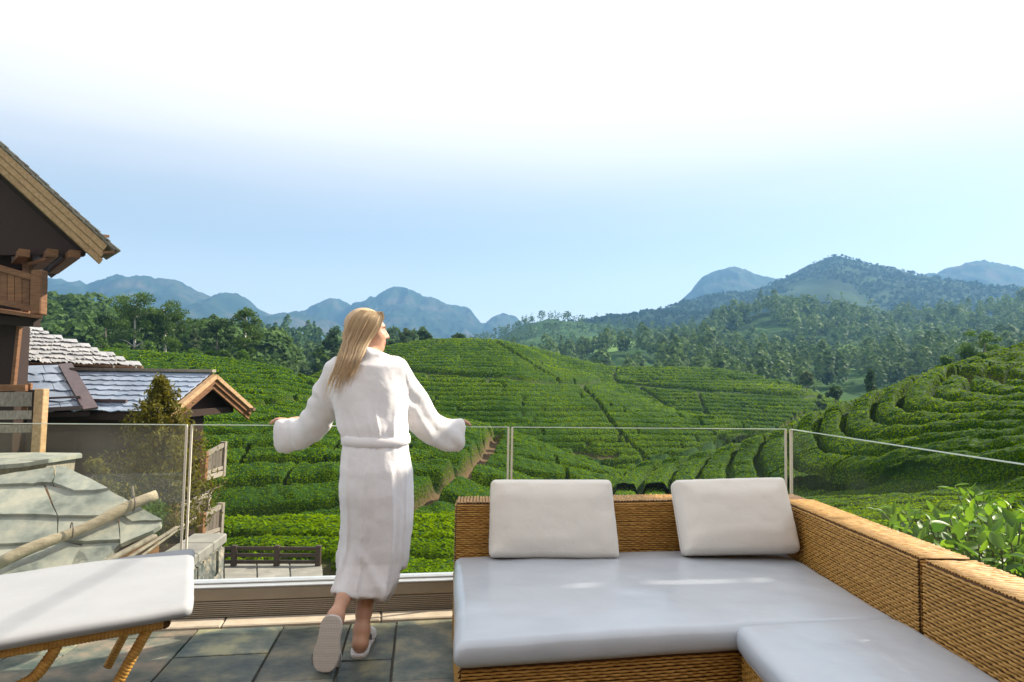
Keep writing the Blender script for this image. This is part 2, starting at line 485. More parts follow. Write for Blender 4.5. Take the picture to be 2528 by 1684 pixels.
# ground sheet far below the hills, out to the horizon
gx = np.concatenate([-np.geomspace(40, 9000, 24)[::-1], np.linspace(-30, 30, 9), np.geomspace(40, 9000, 24)])
gy = np.concatenate([np.linspace(-60, 40, 8), np.geomspace(60, 12000, 30)])
GX, GY = np.meshgrid(gx, gy)
GZ = -17 - 30 * sstep(60, 900, np.hypot(GX, GY)) + 10 * (fbm(GX * 0.004, GY * 0.004, 3, 5) - 0.5)
M_GRASS = material('meadow', (0.03, 0.07, 0.015), (0.07, 0.13, 0.03), scale=0.06, rough=0.9, spec=0.1, detail=8)
tag(mk('ground', np.stack([GX, GY, GZ], -1).reshape(-1, 3), grid_faces(*GX.shape), M_GRASS, smooth=True), kind='structure')

# near left slope with its spur, from below the terrace up to the left skyline
xs = np.linspace(-330, 1640, 480)
PB = hill(xs,
          bottom=[(-330, 1345, 25), (900, 1345, 25), (1100, 1330, 26), (1250, 1290, 29), (1400, 1260, 32), (1640, 1290, 34)],
          crest=[(-330, 872, 66), (0, 880, 66), (300, 888, 65), (500, 904, 63), (600, 918, 62), (700, 936, 60), (800, 975, 57), (900, 1018, 54), (1000, 1042, 51), (1130, 1070, 48), (1215, 1090, 47), (1300, 1118, 46), (1400, 1166, 45), (1500, 1215, 43), (1640, 1260, 42)],
          bulge=0.9, back=((12, -3), (40, -14)), nf=310, mids=5)
soil_paths = [([(1222, 1108), (1200, 1145), (1160, 1185), (1100, 1228), (1040, 1278), (990, 1322)], 20, 1.0),
              ([(470, 1036), (560, 1034), (640, 1030), (720, 1020), (800, 1012)], 5, 0.9),
              ([(700, 925), (745, 962), (775, 985)], 3, 0.4),
              ([(820, 1300), (880, 1296), (960, 1306)], 9, 0.8)]
tea_hill('tea_slope', 'tea_bushes', 'dense tea bushes on the slope straight below the terrace glass',
         PB, PB[..., 1] / 2.3 - 0.10 * PB[..., 0], 0.95, 0.42, soil_paths, 3, 190000, px_size=1.3, smin=0.05,
         cross=PB[..., 0] / 3.5, breaks=0.75, bush=1.2)

# tea growing right below the terrace
xs = np.linspace(200, 1700, 230)
PA = hill(xs, bottom=[(200, 1500, 14.5), (1700, 1500, 14.5)], crest=[(200, 1316, 22.5), (560, 1316, 22.5), (760, 1312, 22.5), (900, 1320, 22), (1000, 1312, 22), (1200, 1300, 23), (1700, 1330, 22)],
          bulge=0.05, back=((3, -0.5), (9, -3.0)), nf=140, mids=3)
tea_hill('tea_bank', 'tea_bank_bushes', 'bright leafy tea bushes on the bank just below the glass railing',
         PA, PA[..., 1] / 2.1 + 0.1 * PA[..., 0], 0.36, 0.3, [([(440, 1446), (785, 1446)], 54, .6)], 5, 50000, px_size=3.2, smin=0.05, smax=0.13, breaks=0.4, bush=1.6)

# round central hill
xs = np.linspace(640, 1900, 430)
PC = hill(xs,
          bottom=[(640, 1150, 64), (1250, 1135, 62), (1400, 1150, 64), (1560, 1155, 66), (1700, 1130, 70), (1790, 1092, 76), (1900, 1110, 80)],
          crest=[(640, 1000, 110), (730, 962, 114), (800, 925, 118), (860, 897, 122), (900, 882, 124), (960, 864, 127), (1030, 852, 130), (1100, 846, 130), (1180, 847, 130), (1240, 851, 128), (1290, 864, 124), (1375, 902, 117), (1487, 950, 109), (1590, 997, 101), (1686, 1042, 93), (1770, 1073, 86), (1810, 1100, 84), (1900, 1140, 82)],
          bulge=2.0, back=((14, -4), (45, -24)), nf=270, mids=5)
paths_c = [([(1000, 925), (1100, 934), (1250, 944), (1380, 957), (1450, 957), (1490, 949)], 6.0, 0.25),
           ([(1225, 853), (1300, 900), (1345, 930), (1385, 952)], 2.6, 0.3),
           ([(1438, 966), (1480, 1010), (1505, 1050), (1530, 1080), (1560, 1112), (1600, 1150)], 4, 0.3),
           ([(1092, 852), (1050, 868), (1000, 892)], 2.6, 0.3),
           ([(1130, 1030), (1260, 1030), (1480, 1024)], 2.0, 0.2),
           ([(1255, 1100), (1330, 1110), (1450, 1106), (1560, 1108)], 4, 0.4),
           ([(1420, 1128), (1470, 1140), (1520, 1138)], 9, 0.7)]
tea_hill('tea_hill_centre', 'tea_rows_centre', 'rows of tea following the contours of the round central hill',
         PC, PC[..., 2] / 0.52 + 0.02 * PC[..., 1], 0.75, 0.42, paths_c, 11, 150000, px_size=1.15, smin=0.08, smax=0.5, breaks=0.6, cross=PC[..., 0] / 9)

# second hill behind it to the right
xs = np.linspace(1180, 2120, 340)
PD = hill(xs,
          bottom=[(1180, 1060, 118), (1500, 1060, 118), (1700, 1078, 112), (1850, 1082, 108), (1960, 1050, 112), (2120, 1030, 120)],
          crest=[(1180, 858, 172), (1250, 856, 172), (1320, 866, 170), (1396, 888, 168), (1503, 914, 165), (1557, 916, 163), (1620, 915, 162), (1700, 916, 160), (1780, 921, 158), (1850, 933, 154), (1920, 951, 148), (1990, 973, 142), (2040, 998, 138), (2120, 1040, 130)],
          bulge=1.8, back=((18, -5), (60, -26)), nf=180, mids=4)
paths_d = [([(1522, 918), (1514, 935), (1525, 950)], 4, 0.2),
           ([(1525, 950), (1650, 963), (1780, 975), (1900, 981), (2010, 987)], 5.0, 0.15),
           ([(1570, 946), (1750, 946), (1895, 942)], 2.2, 0.3),
           ([(1722, 975), (1740, 1020), (1768, 1058)], 3.6, 0.3),
           ([(1566, 955), (1620, 990), (1690, 1045)], 3.6, 0.3),
           ([(1925, 1062), (1985, 1028)], 3.5, 1.4)]
tea_hill('tea_hill_behind', 'tea_rows_behind', 'tea rows on the low flat-topped hill right of the central hill',
         PD, PD[..., 2] / 0.6 + 0.015 * PD[..., 0], 0.8, 0.42, paths_d, 23, 80000, px_size=1.15, smin=0.1, smax=0.6, breaks=0.6, cross=PD[..., 0] / 12)

# near right hill whose hedges fan out in arcs
xs = np.linspace(1330, 2900, 480)
PE = hill(xs,
          bottom=[(1330, 1228, 33), (1500, 1228, 32.5), (1700, 1238, 31), (1900, 1246, 28), (2131, 1252, 23), (2300, 1256, 19.5), (2528, 1256, 17), (2900, 1256, 16)],
          crest=[(1330, 1190, 40), (1500, 1178, 39), (1636, 1160, 38.5), (1738, 1142, 38), (1840, 1116, 37.5), (1935, 1086, 37), (1976, 1066, 37), (2044, 1042, 36), (2131, 1017, 36), (2217, 988, 36), (2292, 958, 37), (2367, 934, 38), (2430, 912, 39), (2528, 888, 40), (2700, 850, 42), (2900, 820, 43)],
          near=[(1330, 1300, 22), (1700, 1380, 12), (2000, 1470, 8.2), (2300, 1500, 7.2), (2528, 1510, 6.8), (2900, 1510, 6.8)],
          bulge=0.05, back=((7, -2.2), (26, -12)), nf=336, mids=6)
ec = np.array([26.0, 27.5, 0])
rE = np.hypot((PE[..., 0] - ec[0]) * 1.05, (PE[..., 1] - ec[1]) * 1.0)
paths_e = [([(2345, 958), (2400, 966), (2470, 972), (2560, 985)], 10, 0.9)]
tea_hill('tea_hill_near', 'tea_hedges_near', 'thick curving tea hedges on the near slope right of the terrace',
         PE, rE / 1.28, np.interp(project(PE)[..., 0], [1400, 1850, 2250], [.45, .60, .90]) * np.interp(np.arange(PE.shape[0]), [0, 72, 85, 120], [.6, .6, .5, 1.0])[:, None], 0.40, paths_e, 31, 240000, px_size=1.3, smin=0.045, breaks=0.62, bush=1.1, cross=np.arctan2(PE[..., 1] - ec[1], PE[..., 0] - ec[0]) * 4)
# ------------------------------------------------------------------ far hills, forests, mountains
def far_mat(name, c1, c2, c3, scale):
    return material(name, c1, c2, scale=scale, rough=0.95, spec=0.05, detail=9, c3=c3, contrast=(0.36, 0.66))
M_FOREST_FLOOR = far_mat('forest_floor', (0.018, 0.04, 0.012), (0.06, 0.115, 0.025), (0.03, 0.07, 0.016), 0.02)
M_MOUNT = far_mat('mountain_side', (0.010, 0.020, 0.012), (0.075, 0.062, 0.045), (0.022, 0.040, 0.020), 0.008)
def far_hill(name, x0, x1, n, bottom, crest, mat, seed, rough=0.03, fscale=0.01, bulge=0.0, nf=60, ridge=0.5):
    xs = np.linspace(x0, x1, n)
    dmid = np.mean([c[2] for c in crest])
    P = hill(xs, bottom, crest, bulge=bulge, back=((0.12 * dmid, -0.03 * dmid), (0.35 * dmid, -0.16 * dmid)), nf=nf, nb=6, skirt=-70, mids=4)
    w = fbm(P[..., 0] * fscale, P[..., 1] * fscale, 5, seed)
    rd = 1 - np.abs(2 * fbm(P[..., 0] * fscale * 1.4 + 7, P[..., 1] * fscale * 0.6, 5, seed + 4) - 1)
    amp = rough * dmid
    q = P.copy()
    t = np.zeros(len(P)); t[2:] = 1
    q[..., 2] += amp * ((w - 0.5) * (1 - ridge) + (rd - 0.75) * ridge) * t[:, None]
    tag(mk(name, q.reshape(-1, 3), grid_faces(*q.shape[:2]), mat, smooth=True), kind='structure')
    return q
# mountains
far_hill('mountain_range_left', -420, 860, 300, [(-420, 890, 1500), (860, 890, 1500)],
         [(-420, 760, 2300), (-100, 715, 2300), (60, 706, 2300), (140, 690, 2300), (215, 709, 2300), (290, 692, 2300), (380, 700, 2300), (445, 702, 2300), (520, 733, 2300), (600, 744, 2300), (640, 760, 2300), (700, 772, 2250), (800, 800, 2200), (860, 830, 2200)], M_MOUNT, 51, rough=0.05, fscale=0.0045, nf=72, ridge=.8)
far_hill('mountain_centre', 600, 1330, 240, [(600, 880, 1900), (1330, 880, 1900)],
         [(600, 850, 2600), (690, 795, 2600), (760, 775, 2600), (835, 743, 2600), (885, 738, 2600), (930, 743, 2600), (975, 722, 2600), (1030, 733, 2600), (1100, 765, 2600), (1160, 778, 2600), (1195, 797, 2600), (1230, 781, 2600), (1275, 796, 2600), (1330, 840, 2600)], M_MOUNT, 57, rough=0.045, fscale=0.005, nf=72, ridge=.8)
far_hill('mountain_dome', 1560, 2110, 200, [(1560, 860, 1700), (2110, 860, 1700)],
         [(1560, 830, 2300), (1650, 775, 2300), (1690, 742, 2300), (1735, 692, 2300), (1765, 678, 2300), (1820, 664, 2300), (1890, 680, 2300), (1940, 690, 2300), (2010, 720, 2300), (2110, 790, 2300)], M_MOUNT, 61, rough=0.03, fscale=0.006, ridge=.8)
far_hill('mountain_right', 2200, 2900, 200, [(2200, 840, 1500), (2900, 840, 1500)],
         [(2200, 740, 2100), (2270, 690, 2100), (2340, 668, 2100), (2430, 650, 2100), (2528, 674, 2100), (2640, 700, 2100), (2900, 690, 2100)], M_MOUNT, 63, rough=0.03, fscale=0.006, ridge=.8)
M_FLOOR_DK = far_mat('mountain_forest_floor', (0.010, 0.022, 0.010), (0.040, 0.072, 0.020), (0.018, 0.040, 0.013), 0.012)
MT = far_hill('forest_mountain', 1330, 2900, 420, [(1330, 900, 620), (2000, 900, 620), (2900, 900, 620)],
         [(1330, 830, 1000), (1450, 794, 1050), (1560, 783, 1150), (1690, 752, 1250), (1800, 728, 1350), (1900, 703, 1400), (1990, 668, 1450), (2060, 641, 1450), (2120, 655, 1450), (2180, 668, 1450), (2260, 681, 1400), (2330, 695, 1350), (2430, 716, 1250), (2528, 722, 1200), (2900, 700, 1200)], M_FLOOR_DK, 67, rough=0.035, fscale=0.006, nf=92)
G3 = far_hill('forest_ridge', 1080, 1760, 240, [(1080, 905, 460), (1760, 905, 460)],
         [(1080, 880, 820), (1190, 848, 820), (1250, 822, 820), (1310, 798, 820), (1370, 790, 820), (1420, 796, 820), (1470, 808, 820), (1560, 818, 800), (1760, 850, 780)], M_FOREST_FLOOR, 71, rough=0.03, fscale=0.01, nf=52)
G2 = far_hill('forest_hill', 1560, 2900, 300, [(1560, 940, 360), (2900, 940, 360)],
         [(1560, 890, 560), (1700, 850, 560), (1800, 812, 560), (1870, 785, 560), (1950, 768, 560), (2050, 778, 560), (2130, 800, 560), (2220, 800, 580), (2350, 788, 600), (2528, 770, 620), (2900, 760, 620)], M_FOREST_FLOOR, 73, rough=0.05, fscale=0.014, nf=64)
G1 = far_hill('forest_basin', 1180, 2900, 300, [(1180, 1000, 185), (2000, 1010, 175), (2900, 1010, 150)],
         [(1180, 905, 380), (1350, 905, 380), (1450, 885, 360), (1560, 872, 350), (1700, 872, 340), (1800, 895, 330), (1900, 905, 330), (2050, 900, 340), (2200, 905, 340), (2350, 880, 340), (2528, 870, 340), (2900, 860, 340)], M_FOREST_FLOOR, 79, rough=0.05, fscale=0.02, nf=52)
G4 = far_hill('forest_slope_left', -420, 700, 240, [(-420, 905, 110), (700, 935, 110)],
         [(-420, 740, 190), (0, 760, 190), (100, 775, 188), (200, 805, 185), (270, 832, 182), (400, 850, 176), (550, 868, 170), (700, 910, 165)], M_FOREST_FLOOR, 83, rough=0.05, fscale=0.03, nf=48)
M_LAWN = material('far_tea', (0.06, 0.12, 0.02), (0.10, 0.18, 0.03), scale=0.05, rough=0.9, spec=0.1, detail=6)
G5 = far_hill('tea_dome_far', 520, 1120, 160, [(520, 900, 330), (1120, 900, 330)],
         [(520, 880, 520), (600, 846, 520), (660, 826, 520), (720, 824, 520), (780, 838, 520), (840, 860, 520), (960, 872, 500), (1120, 880, 480)], M_LAWN, 87, rough=0.015, fscale=0.012, nf=60)
G6 = far_hill('forest_valley_left', 560, 1150, 160, [(560, 960, 150), (1150, 960, 150)],
         [(560, 925, 260), (640, 915, 260), (760, 905, 260), (860, 890, 250), (960, 878, 250), (1150, 885, 260)], M_FOREST_FLOOR, 89, rough=0.03, fscale=0.03, nf=50)
far_hill('tea_clearing', 1990, 2200, 80, [(1990, 935, 300), (2200, 930, 300)],
         [(1990, 905, 372), (2050, 872, 372), (2090, 852, 372), (2130, 862, 368), (2170, 885, 365), (2200, 910, 360)], M_LAWN, 93, rough=0.01, fscale=0.03, nf=30)
far_hill('tea_spur_far', 1330, 1620, 80, [(1330, 900, 390), (1620, 900, 390)],
         [(1330, 892, 520), (1400, 868, 520), (1450, 838, 520), (1500, 830, 520), (1560, 838, 520), (1620, 870, 520)], M_LAWN, 95, rough=0.02, fscale=0.02, nf=30)

def wood(name, label, P, n, h, wdt, leaves, mat, seed, rows=None, conical=0.3, minpx=-300, maxpx=2830, dens_scale=0.02, thr=0.0, leaf=0.13, cols=None):
    """a far wood that reads as one mass: many leafy crowns on stems"""
    g = np.random.default_rng(seed)
    nt, nc = P.shape[:2]
    r0, r1 = rows or (2, nt - 12)
    A = P[r0:r1]
    ar = np.linalg.norm(np.cross(A[1:, 1:] - A[:-1, :-1], A[1:, :-1] - A[:-1, 1:]), axis=-1) / 2
    ce = (A[1:, 1:] + A[:-1, :-1]) / 2
    pxs = project(ce)[..., 0]
    dist = np.linalg.norm(ce - EYE, axis=-1)
    wgt = ar / dist * ((pxs > minpx) & (pxs < maxpx)) * (fbm(ce[..., 0] * dens_scale, ce[..., 1] * dens_scale, 3, seed) > thr)
    cdf = np.cumsum(wgt.ravel()); cdf /= cdf[-1]
    ii, jj = np.unravel_index(np.searchsorted(cdf, g.random(n)), wgt.shape)
    base = ce[ii, jj] + g.normal(0, 1.0, (n, 3)) * np.array([1.5, 1.5, 0])
    sz = np.clip(g.lognormal(-.05, .24, n), .5, 1.35); hh = h * sz * (0.85 + 0.3 * g.random(n)); ww = wdt * sz ** .8 * (0.7 + 0.6 * g.random(n))
    tone = g.random(n)
    k = leaves
    ang = g.random((n, k)) * 2 * np.pi
    t = g.random((n, k)) ** 0.75                                   # 0 foot of crown .. 1 top
    con = np.clip(g.normal(conical, 0.2, (n, 1)), 0, 0.9)
    rad = np.sqrt(np.clip(1 - (2 * t - 1) ** 2, 0.05, 1)) * (1 - con * t) * (0.55 + 0.45 * g.random((n, k)))
    cb = 0.18 + 0.15 * g.random((n, 1))
    c = np.stack([np.cos(ang) * rad * ww[:, None] / 2, np.sin(ang) * rad * ww[:, None] / 2, (cb + (1 - cb) * t) * hh[:, None]], -1) + base[:, None]
    s = (leaf * ww[:, None] * (0.6 + 0.8 * g.random((n, k))))[..., None]
    out = np.stack([np.cos(ang), np.sin(ang), 0.6 + 0.6 * t], -1) + g.normal(0, 0.55, (n, k, 3))
    out /= np.linalg.norm(out, axis=-1)[..., None]
    a = np.cross(out, g.normal(size=(n, k, 3))); a /= np.linalg.norm(a, axis=-1)[..., None]
    b = np.cross(out, a)
    V = np.stack([c - a * s * .9 + b * s * .75, c + a * s * 1.1, c - a * s * .8 - b * s * .85], 2).reshape(-1, 3)
    Fc = np.arange(len(V)).reshape(-1, 3)
    rnd = np.clip(0.25 + 0.5 * (tone[:, None] - 0.5) + 0.45 * g.random((n, k)) * t + 0.1, 0, 1).ravel()
    tag(mk(name, V, Fc, mat, attrs={'rnd': ('FACE', rnd)}), label, 'wood', kind='stuff')
M_WOOD = foliage('far_wood_leaf', (0.016, 0.042, 0.012), (0.085, 0.15, 0.035), trans=0.25, gloss=0.1, rough=0.7)
M_WOOD2 = foliage('far_wood_pale_leaf', (0.03, 0.065, 0.025), (0.12, 0.19, 0.055), trans=0.25, gloss=0.1, rough=0.7)
M_WOOD_DK = foliage('mountain_wood_leaf', (0.006, 0.016, 0.008), (0.036, 0.066, 0.022), trans=0.2, gloss=0.0, rough=0.8)
wood('woodland_mountain', 'dark forest clothing the main mountain on the right', MT, 6500, 4.5, 7.5, 9, M_WOOD_DK, 101, dens_scale=0.004, thr=0.34, leaf=0.22)
wood('woodland_ridge', 'trees along the low ridge left of the mountain foot', G3, 800, 9, 6.0, 22, M_WOOD, 103, dens_scale=0.01, thr=0.36)
wood('woodland_hill', 'tall plantation trees on the middle hill below the peak', G2, 1500, 13, 7.5, 44, M_WOOD2, 107, dens_scale=0.012, thr=0.30)
wood('woodland_basin', 'mixed trees filling the valley behind the tea hills', G1, 900, 9, 6.0, 110, M_WOOD2, 109, dens_scale=0.02, thr=0.38, conical=0.45, leaf=0.095)
wood('woodland_left', 'rounded green trees on the slope behind the slate roofs', G4, 420, 5.5, 6.0, 190, M_WOOD, 113, thr=0.2, conical=0.1, leaf=0.075)
wood('woodland_valley', 'pale trees in the valley left of the woman', G6, 170, 6.5, 5, 110, M_WOOD2, 127, dens_scale=0.03, thr=0.42)
wood('woodland_dome', 'scattered trees round the far pale green dome', G5, 110, 11, 6, 60, M_WOOD, 131, dens_scale=0.02, thr=0.5, leaf=0.16)
# ------------------------------------------------------------------ terrace: paving, kerb, glass railing, unseen shade eave
E_ = np.array([0.9834, 0.1811, 0.0]); N_ = np.array([0.1811, -0.9834, 0.0]); A0 = np.array([-1.76, 3.95, 0.0]); Z_ = np.array([0, 0, 1.0])
def rp(s, off, z): return A0 + E_ * s + N_ * off + Z_ * z
M_MORTAR = material('mortar', (0.10, 0.09, 0.075), (0.16, 0.15, 0.13), scale=30, rough=0.95, bump=0.4)
M_SLATE = material('paving_slate', (0.048, 0.072, 0.066), (0.27, 0.22, 0.15), scale=5.0, rough=0.5, c3=(0.13, 0.14, 0.112), contrast=(0.36, 0.64), bump=0.45, bump_scale=22, bump_dist=0.008, rnd=0.38, rand_hue=0.05, spec=0.35)
M_KERB = material('kerb_stone', (0.42, 0.34, 0.25), (0.55, 0.46, 0.36), scale=9, rough=0.85, bump=0.3, rnd=0.06)
floor_q = [rp(-3.2, 0.10, 0), rp(3.60, 0.10, 0), np.array([1.9, -2.6, 0]), np.array([-5.0, -2.6, 0])]
fl = hexa('terrace_floor', [p - Z_ * 0.25 for p in floor_q], [p - Z_ * 0.016 for p in floor_q], M_MORTAR, bevel=0)
tag(fl, kind='structure')
gt = np.random.default_rng(12)
vdir = np.array([-0.125, 0.992, 0])       # direction of the long joints
s0 = -2.6
while s0 < 3.0:
    wd = float(gt.choice([0.24, 0.34, 0.42, 0.5]))
    v0 = 0.235
    v0b = v0 - float(gt.uniform(0.0, 0.30))
    first = True
    while v0b < 2.6:
        ln = float(gt.uniform(0.34, 0.85))
        lo, hi = max(v0b, 0.235), v0b + ln
        j = 0.005
        q = []
        for sx, vv in ((s0 + j, hi - j), (s0 + wd - j, hi - j), (s0 + wd - j, lo + j), (s0 + j, lo + j)):
            p = rp(sx, 0, 0) - vdir * vv / 1.0
            q.append(p + Z_ * (0.002 * gt.normal()))
        zz = float(gt.uniform(-0.002, 0.002))
        q = [p + Z_ * zz for p in q]
        xm = np.mean([p[0] for p in q]); ym = np.mean([p[1] for p in q])
        if -3.4 < xm < 1.2 and ym > 1.5:
            slab('paving_slab', q, 0.02, M_SLATE, fl, bevel=0.0025)
        v0b = hi
    s0 += wd
s0 = -2.7
while s0 < 1.8:
    ln = float(gt.uniform(0.75, 1.1))
    slab('kerb_stone', [rp(s0 + .003, 0.225, 0.012), rp(s0 + ln - .003, 0.225, 0.012), rp(s0 + ln - .003, 0.093, 0.012), rp(s0 + .003, 0.093, 0.012)], 0.03, M_KERB, fl, bevel=0.006)
    s0 += ln

# ---- glass railing
def glass_mat(name, milkiness, tint, ior=1.06):
    m, N, L = _nodes(name)
    out = N.new('ShaderNodeOutputMaterial')
    tr = N.new('ShaderNodeBsdfTransparent'); tr.inputs['Color'].default_value = (*tint, 1)
    gl = N.new('ShaderNodeBsdfGlossy'); gl.inputs['Roughness'].default_value = 0.01
    fr = N.new('ShaderNodeFresnel'); 
    gb = N.new('ShaderNodeNewGeometry'); io = N.new('ShaderNodeMapRange'); io.inputs['To Min'].default_value = ior; io.inputs['To Max'].default_value = 1 / ior
    L.new(gb.outputs['Backfacing'], io.inputs['Value']); L.new(io.outputs[0], fr.inputs['IOR'])
    m1 = N.new('ShaderNodeMixShader'); L.new(fr.outputs[0], m1.inputs[0]); L.new(tr.outputs[0], m1.inputs[1]); L.new(gl.outputs[0], m1.inputs[2])
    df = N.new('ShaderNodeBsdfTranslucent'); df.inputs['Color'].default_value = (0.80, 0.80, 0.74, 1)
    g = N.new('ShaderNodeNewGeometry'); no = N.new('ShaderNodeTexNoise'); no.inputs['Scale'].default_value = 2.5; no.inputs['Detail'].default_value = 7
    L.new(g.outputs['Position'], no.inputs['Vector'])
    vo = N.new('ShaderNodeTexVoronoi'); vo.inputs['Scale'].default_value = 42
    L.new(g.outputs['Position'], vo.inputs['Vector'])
    sp = N.new('ShaderNodeMapRange'); sp.inputs['From Min'].default_value = 0.05; sp.inputs['From Max'].default_value = 0.09; sp.inputs['To Min'].default_value = milkiness * 2.5; sp.inputs['To Max'].default_value = 0
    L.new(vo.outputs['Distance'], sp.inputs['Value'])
    mr = N.new('ShaderNodeMapRange'); mr.inputs['From Min'].default_value = 0.35; mr.inputs['From Max'].default_value = 0.7; mr.inputs['To Min'].default_value = milkiness * 0.3; mr.inputs['To Max'].default_value = milkiness
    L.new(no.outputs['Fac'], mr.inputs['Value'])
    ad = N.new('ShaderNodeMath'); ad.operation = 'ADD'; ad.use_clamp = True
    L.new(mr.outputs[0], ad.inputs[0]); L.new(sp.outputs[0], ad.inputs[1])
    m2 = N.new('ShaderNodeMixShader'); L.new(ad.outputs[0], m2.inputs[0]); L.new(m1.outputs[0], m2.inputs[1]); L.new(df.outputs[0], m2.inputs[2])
    L.new(m2.outputs[0], out.inputs[0])
    return m
M_GLASS = glass_mat('clear_glass', 0.006, (0.975, 0.985, 0.975))
M_GLASS_MILKY = glass_mat('milky_reflection_glass', 0.05, (0.93, 0.95, 0.90), 1.45)  # milky reflection painted in as a translucent layer
M_EDGE = material('glass_edge', (0.62, 0.74, 0.62), (0.74, 0.80, 0.66), scale=20, rough=0.25, spec=0.6)
M_EDGE_W = material('seal_strip', (0.72, 0.66, 0.55), (0.80, 0.74, 0.64), scale=20, rough=0.4)
M_SILL = material('sill_paint', (0.30, 0.25, 0.18), (0.36, 0.30, 0.23), scale=5, rough=0.5, stretch=(1, 1, 3))
M_ALU = material('channel_aluminium', (0.62, 0.63, 0.63), (0.70, 0.71, 0.72), scale=8, rough=0.35, metal=0.6)
rail = empty('glass_railing', rp(1.0, 0, 0), 'frameless glass railing with pale edges around the terrace, between the woman and the view', 'railing')
def box_s(name, s0, s1, o0, o1, z0, z1, mat, parent, bevel=0.003):
    return hexa(name, [rp(s0, o0, z0), rp(s1, o0, z0), rp(s1, o1, z0), rp(s0, o1, z0)], [rp(s0, o0, z1), rp(s1, o0, z1), rp(s1, o1, z1), rp(s0, o1, z1)], mat, parent, bevel)
ZT = 1.026
def panel(s0, s1, mat, ztop=ZT):
    g = box_s('glass_panel', s0, s1, -0.006, 0.006, 0.17, ztop - 0.004, mat, rail, 0)
    box_s('top_edge', s0, s1, -0.0068, 0.0068, ztop - 0.004, ztop, M_EDGE, g, 0)
    box_s('edge_strip', s0 - 0.0005, s0 + 0.009, -0.0075, 0.0075, 0.172, ztop - 0.0042, M_EDGE_W, g, 0)
    box_s('edge_strip', s1 - 0.009, s1 + 0.0005, -0.0075, 0.0075, 0.172, ztop - 0.0042, M_EDGE_W, g, 0)
panel(-2.6, -0.006, M_GLASS_MILKY); panel(0.012, 1.782, M_GLASS); panel(1.796, 3.575, M_GLASS)
# side panel, running back towards the house
xg = 1.775
g = hexa('glass_panel', [(xg, 0.6, .17), (xg + .012, 0.6, .17), (xg + .012, 4.585, .17), (xg, 4.585, .17)], [(xg, 0.6, ZT - .004), (xg + .012, 0.6, ZT - .004), (xg + .012, 4.585, ZT - .004), (xg, 4.585, ZT - .004)], M_GLASS, rail, 0)
hexa('top_edge', [(xg - .001, 0.6, ZT - .004), (xg + .013, 0.6, ZT - .004), (xg + .013, 4.585, ZT - .004), (xg - .001, 4.585, ZT - .004)], [(xg - .001, 0.6, ZT), (xg + .013, 0.6, ZT), (xg + .013, 4.585, ZT), (xg - .001, 4.585, ZT)], M_EDGE, g, 0)
hexa('edge_strip', [(xg - .002, 4.575, .172), (xg + .014, 4.575, .172), (xg + .014, 4.588, .172), (xg - .002, 4.588, .172)], [(xg - .002, 4.575, ZT - .0042), (xg + .014, 4.575, ZT - .0042), (xg + .014, 4.588, ZT - .0042), (xg - .002, 4.588, ZT - .0042)], M_EDGE_W, g, 0)
# sill under the glass: channel, plain fascia, ribbed lower face
box_s('sill_core', -2.7, 3.62, -0.05, 0.070, -0.02, 0.158, M_SILL, rail)
box_s('fascia_board', -2.7, 3.62, 0.071, 0.080, 0.095, 0.158, M_SILL, rail)
for k in range(8):
    z0 = 0.012 + k * 0.0102
    box_s('rib_slat', -2.7, 3.62, 0.0705, 0.088 - 0.0006 * k, z0, z0 + 0.0068, M_SILL, rail, 0.0015)
box_s('channel_rail', -2.7, 3.62, 0.016, 0.082, 0.159, 0.170, M_ALU, rail)
box_s('channel_rail', -2.7, 3.62, -0.055, -0.013, 0.159, 0.178, M_ALU, rail)
box_s('channel_lip', -2.7, 3.62, 0.012, 0.030, 0.171, 0.182, M_ALU, rail)

# ---- the lodge behind the viewer: a timber wall the terrace belongs to
M_LODGE = material('lodge_boards', (0.14, 0.075, 0.035), (0.24, 0.14, 0.07), scale=3, rough=0.7, stretch=(1, 1, 8), rnd=0.15)
lodge = empty('lodge', (0, -2.8, 0), 'timber lodge wall at the back of the terrace', 'building')
for k in range(16):
    hexa('wall_board', [(-6, -2.75 + .02 * (k % 2) - .2, .0 + .34 * k), (8, -2.75 + .02 * (k % 2) - .2, .34 * k), (8, -2.75 + .02 * (k % 2), .34 * k), (-6, -2.75 + .02 * (k % 2), .34 * k)],
         [(-6, -2.75 + .02 * (k % 2) - .2, .335 + .34 * k), (8, -2.75 + .02 * (k % 2) - .2, .335 + .34 * k), (8, -2.75 + .02 * (k % 2), .335 + .34 * k), (-6, -2.75 + .02 * (k % 2), .335 + .34 * k)], M_LODGE, lodge, 0.004)

# ---- unseen eave, boards on rafters, added and shaped to shade paving and sofa
M_EAVE = material('eave_timber', (0.16, 0.09, 0.045), (0.26, 0.16, 0.08), scale=4, rough=0.7, stretch=(1, 8, 8), rnd=0.12)
eave = empty('shade_eave', (6.0, 0.0, 4.30), 'unseen timber eave added on the sunward side to shade the sofa corner', 'eave')
ZC = 5.8
X_CLIP = 1.52 - 0.66 / math.tan(SUN_EL) * math.sin(SUN_AZ)
L_SHIFT = (ZC - 0.40) / math.tan(SUN_EL)
dx_s, dy_s = L_SHIFT * math.sin(SUN_AZ), L_SHIFT * math.cos(SUN_AZ)
L_FLOOR = ZC / math.tan(SUN_EL)
EAVE_END = []                               # far edge follows the railing so that a sunlit strip stays at the kerb
SLIT_OFF = 1.20                              # a slit opened between two boards to throw a sun streak on the seat
xl, xr = 3.30, 9.0
def eave_pt(s, off): 
    p = rp(s, off, ZC)
    return p + np.array([L_FLOOR * math.sin(SUN_AZ), L_FLOOR * math.cos(SUN_AZ), 0])
offs = [0.30, 0.62, 0.94, 1.262] + [1.290 + 0.30 * k for k in range(14)]
